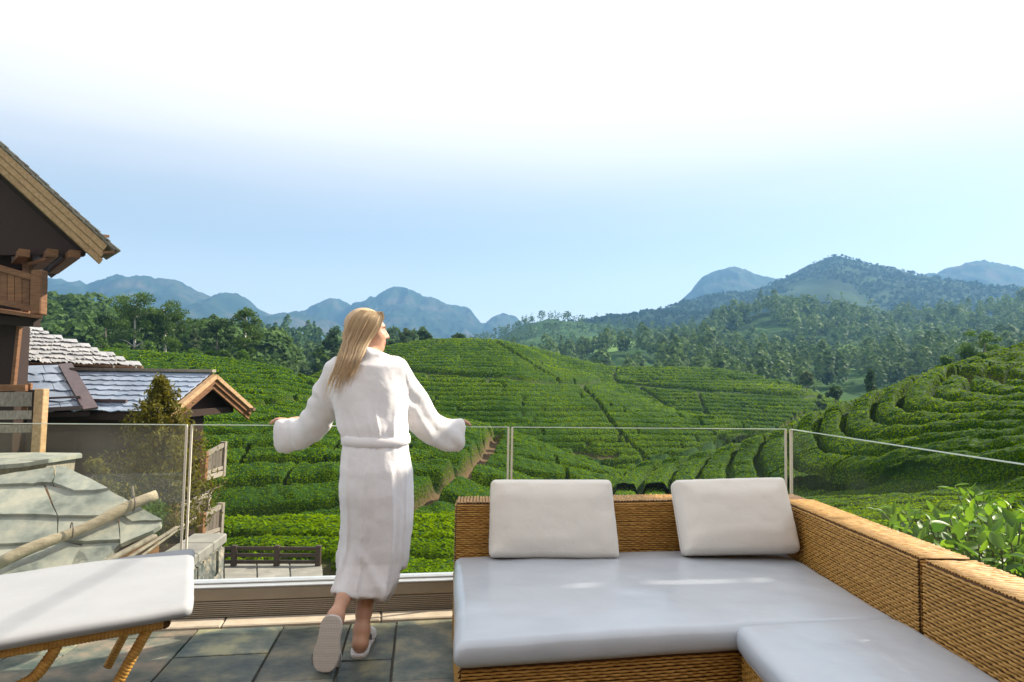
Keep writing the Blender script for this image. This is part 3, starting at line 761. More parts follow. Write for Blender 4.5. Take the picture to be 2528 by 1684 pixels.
for i in range(len(offs) - 1):
    o0, o1 = offs[i], offs[i + 1]
    if i == 3: continue
    if i == 0: o0 = 0.30
    se = lambda o: min(1.45, 9) if i == 0 else (1.76 + X_CLIP - 0.1811 * o) / 0.9834
    q = [eave_pt(0.10, o0), eave_pt(se(o0), o0), eave_pt(se(o1), o1), eave_pt(0.10, o1)]
    slab('eave_board', q, 0.03, M_EAVE, eave, bevel=0)
for (a, b) in ((0.1, 1.35), (1.62, 1.65), (2.16, 2.20), (2.34, 2.44)):   # battens that cover the slit in places
    slab('batten', [eave_pt(a, 1.255) + Z_ * .03, eave_pt(b, 1.255) + Z_ * .03, eave_pt(b, 1.297) + Z_ * .03, eave_pt(a, 1.297) + Z_ * .03], 0.025, M_EAVE, eave, bevel=0)
for k in range(2):
    a, b = eave_pt(0.35 + 1.1 * k, 0.34) - Z_ * 0.0, eave_pt(0.35 + 1.1 * k, 5.1)
    bar('rafter', a - Z_ * 0.11, b - Z_ * 0.11, 0.08, 0.14, M_EAVE, eave)
# ------------------------------------------------------------------ furniture
M_WICKER = material('wicker_honey', (0.34, 0.165, 0.030), (0.60, 0.34, 0.085), scale=22, rough=0.5, stretch=(1, 1, 2.2), c3=(0.48, 0.255, 0.055), spec=0.4, detail=4)
M_WICKER_IN = material('wicker_core', (0.10, 0.05, 0.015), (0.16, 0.08, 0.03), scale=20, rough=0.8)
M_CUSH = material('cushion_vinyl', (0.50, 0.54, 0.59), (0.56, 0.60, 0.65), scale=3, rough=0.27, bump=0.16, bump_scale=11, bump_dist=0.012, spec=0.65)
M_LCUSH = material('lounger_canvas', (0.29, 0.30, 0.315), (0.33, 0.34, 0.355), scale=3, rough=0.7, bump=0.15, bump_scale=9, bump_dist=0.012)
M_PILLOW = material('pillow_canvas', (0.78, 0.735, 0.66), (0.83, 0.785, 0.71), scale=4, rough=0.8, bump=0.35, bump_scale=10, bump_dist=0.02)
M_PIPING = material('cushion_piping', (0.48, 0.48, 0.49), (0.54, 0.54, 0.54), scale=10, rough=0.6)
def weave(o, u, v, nrm, du=0.023, dv=0.0104, amp=0.0028, seed=0, r=0.0044):
    """woven strands over a rectangle o + u*[0,1] + v*[0,1]; strands run along u"""
    o, u, v, nrm = [np.asarray(a, float) for a in (o, u, v, nrm)]
    Lu, Lv = np.linalg.norm(u), np.linalg.norm(v)
    ud, vd = u / Lu, v / Lv
    nrow = max(2, int(Lv / dv)); ns = max(4, int(Lu / du)) * 3
    g = np.random.default_rng(seed)
    U = np.linspace(0, Lu, ns + 1)
    VV, FF = [], []
    base = 0
    for i in range(nrow):
        c = (i + 0.5) * Lv / nrow
        ph = math.pi * (i % 2) + 0.25 * g.normal()
        dsp = amp * np.sin(math.pi * U / du + ph) + 0.0008 * g.normal(size=len(U))
        wob = 0.0012 * np.sin(U * 9 + g.random() * 6)
        prof = [(-r * 1.0, -0.002), (-r * 0.55, 0.0030), (r * 0.55, 0.0030), (r * 1.0, -0.002)]
        pts = np.stack([o + ud * U[:, None] + vd * (c + wob + a)[:, None] + nrm * (dsp + b)[:, None] for a, b in prof], 1)
        VV.append(pts.reshape(-1, 3))
        k = np.arange(ns)[:, None] * 4 + np.arange(3)[None]
        k = k.ravel() + base
        FF.append(np.stack([k, k + 4, k + 5, k + 1], 1))
        base += len(pts) * 4
    return np.concatenate(VV), np.concatenate(FF)
def weave_obj(panels, parent, name='wicker_weave'):
    V, Fc, o = [], [], 0
    for i, p in enumerate(panels):
        v, f = weave(*p[:4], seed=i + 3, **(p[4] if len(p) > 4 else {}))
        V.append(v); Fc.append(f + o); o += len(v)
    return mk(name, np.concatenate(V), np.concatenate(Fc), M_WICKER, parent, smooth=True, kind='stuff')
def rbox_vf(h, r, n=(20, 20, 8)):
    """rounded box, half sizes h"""
    bm = bmesh.new()
    V, Fc, off = [], [], 0
    def ax(k, m):
        e = min(0.45, r[k] / h[k] * 1.1)
        inner = np.linspace(-1 + e, 1 - e, m)
        edge = np.linspace(0, e, 6)[:-1]
        return np.concatenate([-1 + edge, inner, (1 - edge)[::-1]])
    X = [ax(0, n[0]), ax(1, n[1]), ax(2, n[2])]
    for a in range(3):
        b, c = (a + 1) % 3, (a + 2) % 3
        for sgn in (-1, 1):
            B, C = np.meshgrid(X[b], X[c], indexing='ij')
            P = np.zeros(B.shape + (3,)); P[..., a] = sgn; P[..., b] = B; P[..., c] = C
            V.append(P.reshape(-1, 3)); f = grid_faces(*B.shape)
            Fc.append((f if sgn > 0 else f[:, ::-1])[:, ::-1] + off); off += B.size
    V = np.concatenate(V) * np.array(h); Fc = np.concatenate(Fc)
    rr = np.array(r)
    q = np.clip(V, -(np.array(h) - rr), np.array(h) - rr)
    d = (V - q) / rr
    ln = np.linalg.norm(d, axis=1); ln[ln < 1e-9] = 1
    V2 = q + d / ln[:, None] * rr
    key = np.round(V2 * 1e5).astype(np.int64)
    _, first, inv = np.unique(key, axis=0, return_index=True, return_inverse=True)
    Fc = inv.ravel()[Fc]
    ok = np.array([len(set(f)) == 4 for f in Fc])
    tri = [tuple(dict.fromkeys(f)) for f in Fc[~ok]]
    faces = [tuple(f) for f in Fc[ok]] + [t for t in tri if len(t) == 3]
    bm.free()
    return V2[first], faces
def cushion(name, quad, z0, z1, mat, label, cat, group=None, puff=0.012, r=0.035, seed=0, wr=0.004, piping=True, sag=None, origin=None):
    """quad: four plan points (x, y) of the cushion, counter-clockwise from near-left"""
    q = [np.array([p[0], p[1]], float) for p in quad]
    lx = np.linalg.norm(q[1] - q[0]); ly = np.linalg.norm(q[3] - q[0])
    V, Fc = rbox_vf((lx / 2, ly / 2, (z1 - z0) / 2), (r, r, min(r, (z1 - z0) * 0.30)), (34, 34, 6))
    u, v, w = V[:, 0] / lx + .5, V[:, 1] / ly + .5, V[:, 2] / (z1 - z0) + .5
    def M(u, v): return ((1 - u) * (1 - v))[:, None] * q[0] + (u * (1 - v))[:, None] * q[1] + (u * v)[:, None] * q[2] + ((1 - u) * v)[:, None] * q[3]
    bul = puff * np.clip(np.sin(np.pi * np.clip(u, 0, 1)) * np.sin(np.pi * np.clip(v, 0, 1)), 0, 1) ** 0.5
    side = 0.010 * np.sin(np.pi * np.clip(w, 0, 1))
    uu = u + np.sign(u - .5) * side / lx * (np.abs(u - .5) > .42); vv = v + np.sign(v - .5) * side / ly * (np.abs(v - .5) > .42)
    XY = M(uu, vv)
    z = z0 + w * (z1 - z0) + bul * (w > 0.6)
    z = z + wr * (fbm(u * lx * 5 + seed, v * ly * 5, 4, seed) - .5) * 2 * (w > 0.4)
    if sag is not None: z = z + sag(u, v)
    XY = XY + (wr * 1.2 * (fbm(z * 14 + seed, u * 9 + v * 9, 3, seed + 5) - .5))[:, None]
    P = np.column_stack([XY, z])
    o = tag(mk(name, P, Fc, mat, smooth=True, recalc=True), label, cat, group)
    if piping:
        for wz in (0.84, 0.10):
            c = r * 0.42
            ring = []
            for k in range(96):
                t = k / 96 * 4; e = int(t); f = t - e
                a = [(f, 0), (1, f), (1 - f, 1), (0, 1 - f)][e]
                du, dv = c / lx, c / ly
                uu_, vv_ = 0.006 + (1 - .012) * a[0], 0.006 + (1 - .012) * a[1]
                rad = 0.06
                # round the corners
                cu, cv = np.clip(uu_, rad, 1 - rad), np.clip(vv_, rad * lx / ly, 1 - rad * lx / ly)
                dd = np.array([(uu_ - cu), (vv_ - cv) * ly / lx]); l = np.linalg.norm(dd)
                if l > rad: dd *= rad / l
                uu_, vv_ = cu + dd[0], cv + dd[1] * lx / ly
                xy = M(np.array([uu_ - np.sign(uu_ - .5) * 0.002]), np.array([vv_ - np.sign(vv_ - .5) * 0.002]))[0]
                zz = z0 + wz * (z1 - z0) + (sag(np.array([uu_]), np.array([vv_]))[0] if sag is not None else 0)
                ring.append(np.array([xy[0], xy[1], zz]))
            ring.append(ring[0])
            Vt, Ft = tube_vf(ring, 0.0026, 5, cap=False)
            mk('piping', Vt, Ft, M_PIPING, o, smooth=True)
    return o

# ---- corner sofa: far module with back and right-hand arm
FL, FR = np.array([-0.155, 2.51]), np.array([1.51, 2.875])
BL, BR = np.array([-0.270, 3.74]), np.array([1.51, 4.07])
BLo, BRo = np.array([-0.278, 3.95]), np.array([1.70, 4.31])
ZB = 0.657
def v3(p, z): return np.array([p[0], p[1], z])
sofa = empty('wicker_corner_sofa', (0.7, 3.3, 0), 'honey wicker corner sofa module with back along the glass and two back pillows', 'sofa', 'wicker lounge modules')
hexa('seat_base', [v3(FL, .02), v3(FR, .02), v3(BR, .02), v3(BL, .02)], [v3(FL, .30), v3(FR, .30), v3(BR, .30), v3(BL, .30)], M_WICKER_IN, sofa, 0.004)
hexa('back_panel', [v3(BL, .02), v3(BR, .02), v3(BRo, .02), v3(BLo, .02)], [v3(BL, ZB), v3(BR, ZB), v3(BRo, ZB), v3(BLo, ZB)], M_WICKER_IN, sofa, 0.008)
A1, A2 = np.array([1.512, 2.685]), np.array([1.512, 4.066]); A1o, A2o = np.array([1.70, 2.685]), np.array([1.70, 4.30])
hexa('arm_panel', [v3(A1, .02), v3(A1o, .02), v3(A2o, .02), v3(A2, .02)], [v3(A1, ZB - .002), v3(A1o, ZB - .002), v3(A2o, ZB - .002), v3(A2, ZB - .002)], M_WICKER_IN, sofa, 0.008)
def plan_n(a, b):
    d = (b - a) / np.linalg.norm(b - a); return np.array([d[1], -d[0], 0])
f_n = plan_n(FL, FR); l_n = plan_n(BL, FL)
pan = [(v3(FL, .02) + f_n * .004, v3(FR, .02) - v3(FL, .02), (0, 0, .275), f_n, dict(dv=.0112, du=.026)),
       (v3(BL, .02) + l_n * .004, v3(FL, .02) - v3(BL, .02), (0, 0, .275), l_n),
       (v3(BL, .30) + f_n * .004, v3(BR, .30) - v3(BL, .30), (0, 0, ZB - .305), f_n, dict(dv=.0098)),
       (v3(BLo, .02) + l_n * .004, v3(BL, .02) - v3(BLo, .02), (0, 0, ZB - .03), l_n),
       (v3(BL, ZB + .003), v3(BLo, ZB) - v3(BL, ZB), v3(BR, ZB) - v3(BL, ZB), (0, 0, 1), dict(dv=.0165, du=.05, amp=.001, r=.0068)),
       (v3(A2, .28) - np.array([.004, 0, 0]), v3(A1, .28) - v3(A2, .28), (0, 0, ZB - .285), (-1, 0, 0), dict(dv=.0104)),
       (v3(A1, .02) - np.array([0, .004, 0]), v3(A1o, .02) - v3(A1, .02), (0, 0, ZB - .025), (0, -1, 0)),
       (v3(A1, ZB + .003), v3(A1o, ZB) - v3(A1, ZB), v3(A2, ZB) - v3(A1, ZB), (0, 0, 1), dict(dv=.0165, du=.05, amp=.001, r=.0068))]
weave_obj(pan, sofa)
cushion('seat_cushion', [FL + [-.012, -.03], FR + [-.004, -.03], BR + [-.006, -.01], BL + [.004, -.01]], .302, .395, M_CUSH, 'wide white seat cushion on the far sofa module, crossed by a thin streak of sun', 'cushion', 'white seat cushions', puff=.014, r=.034, seed=3, wr=.008)
# ---- near chaise module
CX0, CX1, CY0, CY1 = 0.86, 1.508, 0.9, 2.665
chm = empty('wicker_chaise_module', (1.2, 1.9, 0), 'honey wicker chaise module with long arm in the near right corner', 'sofa', 'wicker lounge modules')
def rect(x0, x1, y0, y1, z): return [np.array([x0, y0, z]), np.array([x1, y0, z]), np.array([x1, y1, z]), np.array([x0, y1, z])]
CB = [np.array([CX0 + .01, CY0, 0]), np.array([1.508, CY0, 0]), np.array([1.508, 2.835, 0]), np.array([CX0 + .01, 2.700, 0])]
hexa('seat_base', [p + Z_ * .02 for p in CB], [p + Z_ * .295 for p in CB], M_WICKER_IN, chm)
hexa('arm_panel', rect(1.512, 1.70, CY0, 2.655, .02), rect(1.512, 1.70, CY0, 2.655, ZB - .004), M_WICKER_IN, chm, 0.008)
pan = [((CX0 + .006, 2.70, .02), (0, -1.8, 0), (0, 0, .27), (-1, 0, 0)),
       ((1.508, 2.655, .27), (0, -1.755, 0), (0, 0, ZB - .278), (-1, 0, 0), dict(dv=.0115, du=.025)),
       ((1.512, 2.659, .02), (.188, 0, 0), (0, 0, ZB - .03), (0, 1, 0)),
       ((1.512, CY0, ZB), (.188, 0, 0), (0, 1.755, 0), (0, 0, 1), dict(dv=.0165, du=.05, amp=.001, r=.0068))]
weave_obj(pan, chm)
cushion('chaise_cushion', [(.845, .9), (1.506, .9), (1.506, 2.84), (.845, 2.705)], .298, .402, M_CUSH, 'white chaise cushion in the near right corner of the sofa', 'cushion', 'white seat cushions', puff=.012, r=.036, seed=8, wr=.007)
# ---- back pillows
def pillow(name, bl, br, tl, tr, th, label, seed):
    """front face corners in world space, th thickness behind the face"""
    bl, br, tl, tr = [np.asarray(p, float) for p in (bl, br, tl, tr)]
    w, h = np.linalg.norm(br - bl), np.linalg.norm(tl - bl)
    V, Fc = rbox_vf((w / 2, h / 2, th / 2), (.028, .028, th * .42), (26, 22, 6))
    u, v, t = V[:, 0] / w + .5, V[:, 1] / h + .5, V[:, 2] / th
    n = np.cross(br - bl, tl - bl); n /= np.linalg.norm(n)
    if n[1] > 0: n = -n
    P = ((1 - u) * (1 - v))[:, None] * bl + (u * (1 - v))[:, None] * br + (u * v)[:, None] * tr + ((1 - u) * v)[:, None] * tl
    bul = .022 * np.clip(np.sin(np.pi * np.clip(u, 0, 1)) * np.sin(np.pi * np.clip(v, 0, 1)), 0, 1) ** .6
    wrk = .006 * (fbm(u * 4 + seed, v * 5, 4, seed) - .5) * 2
    crn = .010 * (fbm(u * 14, v * 14, 2, seed + 2) - .5) * np.clip(1 - 6 * np.minimum(np.minimum(u, 1 - u), np.minimum(v, 1 - v)), 0, 1)
    edge = np.clip(np.minimum(np.minimum(u, 1 - u) * w, np.minimum(v, 1 - v) * h) / .10, 0, 1)
    off = (t * (.55 + .45 * edge ** .6) - .5) * th + np.sign(t) * bul + wrk * 1.4 + crn
    P = P + n * off[:, None] + n * 0
    o = tag(mk(name, P, Fc, M_PILLOW, smooth=True, recalc=True), label, 'pillow', 'white back pillows')
    ring = []
    for k in range(80):
        tt = k / 80 * 4; e = int(tt); f = tt - e
        a = np.array([(f, 0), (1, f), (1 - f, 1), (0, 1 - f)][e], float)
        rx, ry = .045 / w, .045 / h
        c = np.array([np.clip(a[0], rx, 1 - rx), np.clip(a[1], ry, 1 - ry)]); d = (a - c) / [rx, ry]; l = np.linalg.norm(d)
        if l > 1: d /= l
        a = c + d * [rx, ry]
        ring.append((1 - a[0]) * (1 - a[1]) * bl + a[0] * (1 - a[1]) * br + a[0] * a[1] * tr + (1 - a[0]) * a[1] * tl - n * th * .5)
    ring.append(ring[0])
    Vt, Ft = tube_vf(ring, .002, 5, cap=False)
    mk('piping', Vt, Ft, M_PIPING, o, smooth=True)
    return o
pillow('back_pillow', at(1209, 1376, 3.60), at(1537, 1379, 3.66), at(1214, 1180, 3.70), at(1516, 1180, 3.76), .15, 'white back pillow standing upright at the left end of the sofa back', 2)
pillow('back_pillow', at(1700, 1364, 3.62), at(1994, 1358, 3.66), at(1670, 1176, 3.76), at(1948, 1168, 3.80), .21, 'white back pillow turned in the sofa corner, under the glass corner', 5)

# ---- sun lounger on the left
LZ = 0.50
c_fr, c_nr = on(475, 1349, LZ), on(470, 1490, LZ)
d_f = (on(0, 1402, LZ) - c_fr); d_f /= np.linalg.norm(d_f)
d_n = (on(0, 1555, LZ) - c_nr); d_n /= np.linalg.norm(d_n)
Lq = [c_nr[:2] + d_n[:2] * 1.75, c_nr[:2], c_fr[:2], c_fr[:2] + d_f[:2] * 1.75]
lsag = lambda u, v: -0.035 * np.exp(-((u - .52) / .2) ** 2) * .7 + 0.008 * np.sin(6 * u)
lounger = empty('sun_lounger', (-1.6, 2.4, 0), 'wicker sun lounger with splayed legs at the left edge of the terrace', 'lounger')
cushion('lounger_cushion', Lq, LZ - .048, LZ, M_LCUSH, 'sunlit white lounger cushion crossed by the shadow of a thin cable', 'cushion', None, puff=.006, r=.024, seed=12, wr=.004, sag=lsag)
def lq(u, v, z):
    p = (1 - u) * (1 - v) * Lq[0] + u * (1 - v) * Lq[1] + u * v * Lq[2] + (1 - u) * v * Lq[3]
    return np.array([p[0], p[1], z])
def wick_tube(name, path, rad, parent):
    P = smooth_path(path, 8)
    o = tube(name, P, rad, M_WICKER_IN, parent, n=10)
    # strands wound round the tube
    T = np.gradient(P, axis=0); ln = np.concatenate([[0], np.cumsum(np.linalg.norm(np.diff(P, axis=0), axis=1))])
    V, Fc = [], []
    turns = int(ln[-1] / 0.011)
    m = turns * 8
    sgrid = np.linspace(0, ln[-1], m)
    C = np.stack([np.interp(sgrid, ln, P[:, k]) for k in range(3)], 1)
    T = np.gradient(C, axis=0); T /= np.linalg.norm(T, axis=1)[:, None]
    a = 2 * np.pi * sgrid / 0.011
    s = np.cross(T, (0, 0, 1.0)); s /= np.linalg.norm(s, axis=1)[:, None] + 1e-9; q = np.cross(s, T)
    H = C + (rad + .001) * (np.cos(a)[:, None] * s + np.sin(a)[:, None] * q)
    nrm = (np.cos(a)[:, None] * s + np.sin(a)[:, None] * q)
    A_ = H - T * .0052; B_ = H + nrm * .002; C_ = H + T * .0052
    Vv = np.stack([A_, B_, C_], 1).reshape(-1, 3)
    k = (np.arange(m - 1)[:, None] * 3 + np.arange(2)[None]).ravel()
    Ff = np.stack([k, k + 3, k + 4, k + 1], 1)
    mk('winding_cane', Vv, Ff, M_WICKER, o, smooth=True, kind='stuff')
    return o
zr = LZ - .067
wick_tube('side_rail', [lq(0, .05, zr - .02), lq(.35, .05, zr - .035), lq(.52, .05, zr - .03), lq(.75, .05, zr - .01), lq(.95, .05, zr)], .017, lounger)
wick_tube('side_rail', [lq(0, .95, zr - .02), lq(.35, .95, zr - .035), lq(.52, .95, zr - .03), lq(.75, .95, zr - .01), lq(.95, .95, zr)], .017, lounger)
wick_tube('end_rail', [lq(.955, .04, zr), lq(.955, .5, zr), lq(.955, .96, zr)], .017, lounger)
for v in (.06, .94):
    a = lq(.93, v, zr)
    wick_tube('leg', [a, a + np.array([-.07, -.045, -.16]) , a + np.array([-.165, -.105, -.395])], .016, lounger)
    wick_tube('brace', [lq(.30, v, zr - .045), lq(.45, v, zr - .075), lq(.58, v, zr - .115), lq(.67, v, zr - .14), lq(.735, v, zr - .12), lq(.765, v, zr - .06), lq(.78, v, zr - .01)], .016, lounger)
    b = lq(.10, v, zr - .02)
    wick_tube('leg', [b, b + np.array([.0, -.02, -.18]), b + np.array([.02, -.03, -.375])], .016, lounger)
slats = [tube_vf([lq(.05 + .09 * k, .05, zr + .02), lq(.05 + .09 * k, .95, zr + .02)], .008, 6) for k in range(11)]
for v, f in slats: mk('cross_cane', v, f, M_WICKER, lounger, smooth=True)
# thin cable strung overhead, its shadow falls across the lounger cushion
sa, sb = on(-60, 1580, LZ), on(380, 1352, LZ)
lift = 4.8 / math.tan(SUN_EL)
sh = np.array([lift * math.sin(SUN_AZ), lift * math.cos(SUN_AZ), 4.8])
ca, cb = sa + sh - (sb - sa) * 0.4, sb + sh + (sb - sa) * 0.06
tag(tube('overhead_cable', np.linspace(ca, cb, 6), .0075, material('cable_black', (0.03, 0.03, 0.03), (0.05, 0.05, 0.05), rough=0.5), n=6), 'thin dark cable strung above the lounger end of the terrace', 'cable')
# ------------------------------------------------------------------ chalets and slate roofs on the left
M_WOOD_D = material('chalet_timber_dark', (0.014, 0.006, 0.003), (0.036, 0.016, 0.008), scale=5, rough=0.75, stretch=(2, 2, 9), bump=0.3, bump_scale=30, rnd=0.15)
M_WOOD_M = material('chalet_timber', (0.11, 0.046, 0.018), (0.24, 0.115, 0.050), scale=5, rough=0.7, stretch=(1, 1, 7), bump=0.3, bump_scale=26, rnd=0.18)
M_WOOD_L = material('weathered_board', (0.31, 0.18, 0.085), (0.52, 0.34, 0.185), scale=3.0, rough=0.7, stretch=(6, 2, 6), bump=0.35, bump_scale=18, rnd=0.10)
M_WOOD_GD = material('grey_plank', (0.07, 0.055, 0.045), (0.15, 0.12, 0.095), scale=4, rough=0.8, stretch=(6, 6, 2), bump=0.3, rnd=0.2)
M_WOOD_G = material('grey_timber', (0.16, 0.13, 0.105), (0.34, 0.30, 0.25), scale=4, rough=0.8, stretch=(6, 6, 2), bump=0.3, rnd=0.15)
M_ROOF = material('roof_slate', (0.20, 0.26, 0.36), (0.36, 0.43, 0.54), scale=2.2, rough=0.36, c3=(0.28, 0.34, 0.44), bump=0.3, bump_scale=10, bump_dist=0.012, rnd=0.14, spec=0.6)
M_ROOF_W = material('roof_gneiss', (0.13, 0.15, 0.145), (0.40, 0.385, 0.34), scale=4.5, rough=0.5, c3=(0.27, 0.285, 0.27), contrast=(0.33, 0.62), bump=0.5, bump_scale=12, bump_dist=0.012, rnd=0.10, rand_hue=0.01)
M_STONE = material('wall_stone', (0.05, 0.06, 0.058), (0.30, 0.26, 0.20), scale=9, rough=0.9, c3=(0.13, 0.135, 0.125), contrast=(0.36, 0.64), bump=0.9, bump_scale=14, bump_dist=0.05, rnd=0.2)
M_COPING = material('coping_stone', (0.17, 0.165, 0.15), (0.30, 0.285, 0.25), scale=3, rough=0.8, bump=0.25, rnd=0.08)
M_METAL = material('dark_flashing', (0.06, 0.04, 0.045), (0.11, 0.075, 0.075), scale=5, rough=0.45, spec=0.5)
M_COPPER = material('gutter_copper', (0.20, 0.12, 0.075), (0.32, 0.21, 0.14), scale=6, rough=0.45, metal=0.4)
gb_ = np.random.default_rng(77)
def slates(name, o, u, v, nu, nv, mat, parent, thick=0.03, jag=0.03, lift=0.02, widths=None, keep=None, over=0.25, bow=0.0):
    """overlapping slates on a roof plane: o at the eave-left corner, u along the eave, v up the slope"""
    o, u, v = [np.asarray(a, float) for a in (o, u, v)]
    n = np.cross(u, v); n /= np.linalg.norm(n)
    if n[2] < 0: n = -n
    dv = 1.0 / nv
    for j in range(nv):
        cuts = [0.0]
        ws = gb_.uniform(0.75, 1.25, nu); ws = ws / ws.sum()
        cuts = np.concatenate([[0], np.cumsum(ws)])
        sh = (0.5 / nu) * (j % 2)
        for i in range(nu + (j % 2)):
            a = cuts[i] - sh if i <= nu else 1 - sh
            b = (cuts[i + 1] - sh) if i + 1 <= nu else 1.0
            a, b = max(a, 0.0), min(b, 1.0)
            if b - a < 0.2 / nu: continue
            lo = j * dv + jag * dv * gb_.normal(); hi = (j + 1 + over) * dv
            hi = min(hi, 1.0)
            if keep is not None and not keep((a + b) / 2, (lo + hi) / 2): continue
            g = 0.012 / nu
            pts = []
            m = 6
            low = [(a + g + (b - a - 2 * g) * k / (m - 1), lo + jag * dv * gb_.normal() - bow * dv * math.sin(math.pi * k / (m - 1))) for k in range(m)]
            up_ = [(b - g, hi), (a + g, hi)]
            zlo, zhi = lift + thick, thick * 0.4
            top = [o + u * x + v * y + n * zlo for x, y in low] + [o + u * x + v * y + n * zhi for x, y in up_]
            bot = [p - n * thick for p in top]
            k_ = len(top)
            Fc = [tuple(range(k_)), tuple(range(k_, 2 * k_))[::-1]] + [(q, (q + 1) % k_, (q + 1) % k_ + k_, q + k_) for q in range(k_)]
            mk(name, top + bot, Fc, mat, parent, recalc=True)

# ---- tall chalet at the far left: gable eave, soffit, two balconies, corner post
DC = 14.5
ch = empty('wooden_chalet', at(40, 1180, DC + 1), 'dark timber chalet with a deep gable eave and balconies at the left edge', 'building')
# barge boards: three stepped planks down the gable
rup, rdn = at(-260, 112, DC), at(272, 600, DC)           # top line of the roof edge
sl = (rdn - rup); sl /= np.linalg.norm(sl)
pz = np.cross(np.array([0.25, 1, 0]) / np.linalg.norm([0.25, 1, 0]), sl); pz /= np.linalg.norm(pz)
if pz[2] < 0: pz = -pz
bk = np.array([-0.64, 0.77, 0.0])                          # horizontal direction into the roof
px_m = DC / F_PX
def barge(t0, t1, off0, off1, dep, mat, endx=0.0, nm='barge_board'):
    a, b = rup + sl * 0.0, rdn + sl * endx
    return hexa(nm, [a - pz * off1 - bk * dep, b - pz * off1 - bk * dep, b - pz * off1 + bk * 0.10, a - pz * off1 + bk * 0.10],
                [a - pz * off0 - bk * dep, b - pz * off0 - bk * dep, b - pz * off0 + bk * 0.10, a - pz * off0 + bk * 0.10], mat, ch, 0.006)
barge(0, 1, 0.10, 0.235, 0.10, M_WOOD_L, -0.02)
barge(0, 1, 0.239, 0.355, 0.05, M_WOOD_L, 0.03)
barge(0, 1, 0.359, 0.475, 0.00, M_WOOD_L, 0.10)
# shingle edges stepping along the roof line
nsh = 22
for k in range(nsh):
    t0, t1 = k / nsh, (k + 1.15) / nsh
    Lr = np.linalg.norm(rdn - rup) + 0.12
    for ly in range(2):
        a = rup + sl * (Lr * t0 + 0.1 * ly) - pz * (0.095 - 0.042 * ly + 0.0); b = rup + sl * (Lr * t1 + 0.1 * ly) - pz * (0.075 - 0.042 * ly)
        e = 0.13 + 0.03 * gb_.random()
        hexa('roof_shingle', [a - bk * e, b - bk * e, b + bk * 1.2, a + bk * 1.2], [p + pz * 0.035 for p in (a - bk * e, b - bk * e, b + bk * 1.2, a + bk * 1.2)], M_WOOD_G, ch, 0.003)
# roof deck and soffit behind the barge boards
a, b = rup - pz * 0.46 + bk * 0.1, rdn - pz * 0.46 - sl * 0.25 + bk * 0.1
hexa('soffit', [a, b, b + bk * 5, a + bk * 5], [p + pz * 0.30 for p in (a, b, b + bk * 5, a + bk * 5)], M_WOOD_D, ch, 0)
for k, px in enumerate((185, 130, 60)):                    # purlin ends under the eave
    p = at(px, 628 if k else 634, DC + 0.15)
    bar('purlin', p + Z_ * (0.06 if k == 0 else 0.03), p + bk * 3 + Z_ * 0.06, 0.20, 0.16, M_WOOD_M, ch)
bar('gutter_bracket', at(255, 582, DC), at(272, 582, DC) + bk * .1, 0.05, 0.05, M_WOOD_M, ch)
bar('gutter_bracket', at(255, 624, DC - .1), at(284, 623, DC - .1), 0.06, 0.05, M_WOOD_M, ch)
# gable wall in deep shade, standing back from the eave
wl0 = at(-300, 400, DC + 1.2)
wz1 = at(0, 628, DC + 1.2)[2]; wzb = -3.0
wx1 = at(58, 700, DC + 1.2)[0]
q0 = [np.array([-17.0, DC + 1.2, wzb]), np.array([wx1, DC + 1.2, wzb]), np.array([wx1 - 3.6, DC + 6, wzb]), np.array([-17.0, DC + 6, wzb])]
nb_ = 22
for k in range(nb_):                                        # log courses
    z0 = wzb + (wz1 + 0.0 - wzb) * k / nb_; z1 = wzb + (wz1 - wzb) * (k + 1) / nb_ - 0.012
    hexa('wall_log', [np.array([p[0], p[1], z0]) for p in q0], [np.array([p[0], p[1], z1]) for p in q0], M_WOOD_D, ch, 0.02)
ga, gb2 = at(-300, 200, DC + 1.25), at(200, 632, DC + 1.25)
gw = [at(-330, 628, DC + .5), at(212, 630, DC + .5), at(196, 590, DC + .5), at(0, 410, DC + .5), at(-330, 110, DC + .5)]
gk = [p + bk * .3 for p in gw]
mk('gable_wall', gw + gk, [(0, 1, 2, 3, 4), (9, 8, 7, 6, 5), (0, 5, 6, 1), (1, 6, 7, 2), (2, 7, 8, 3), (3, 8, 9, 4), (4, 9, 5, 0)], M_WOOD_D, ch, recalc=True)
bar('corner_post', at(68, 628, DC + .9), at(68, 800, DC + .9), .14, .14, M_WOOD_M, ch, up=(0, 1, 0))
bar('strut', at(72, 652, DC + .6), at(135, 634, DC + .3), .07, .06, M_WOOD_M, ch)
# upper balcony
def balcony(dd, ytl, ytr, ybl, ybr, xr, pw, planks=9):
    t0, t1 = at(-260, ytl - (ytr - ytl) * 2.4, dd + .0), at(xr, ytr, dd)
    b0, b1 = at(-260, ybl - (ybr - ybl) * 2.4, dd + .0), at(xr, ybr, dd)
    bar('balcony_rail', t0, t1, .10, .12, M_WOOD_M, ch)
    bar('balcony_rail', b0, b1, .10, .12, M_WOOD_M, ch)
    for k in range(planks):
        f0, f1 = 1 - (k + .94) * .052, 1 - k * .052
        q = [t0 + (t1 - t0) * f0, t0 + (t1 - t0) * f1, b0 + (b1 - b0) * f1, b0 + (b1 - b0) * f0]
        y_ = np.array([0, .05, 0])
        hexa('balcony_plank', [q[3], q[2], q[2] + y_, q[3] + y_], [q[0], q[1], q[1] + y_, q[0] + y_], M_WOOD_M, ch, .004)
    return t0, t1, b0, b1
balcony(DC, 658, 688, 742, 764, 90, .2, 9)
bar('balcony_post', at(98, 668, DC - .02), at(95, 778, DC - .02), .22, .22, M_WOOD_M, ch, up=(0, 1, 0), bevel=.02)
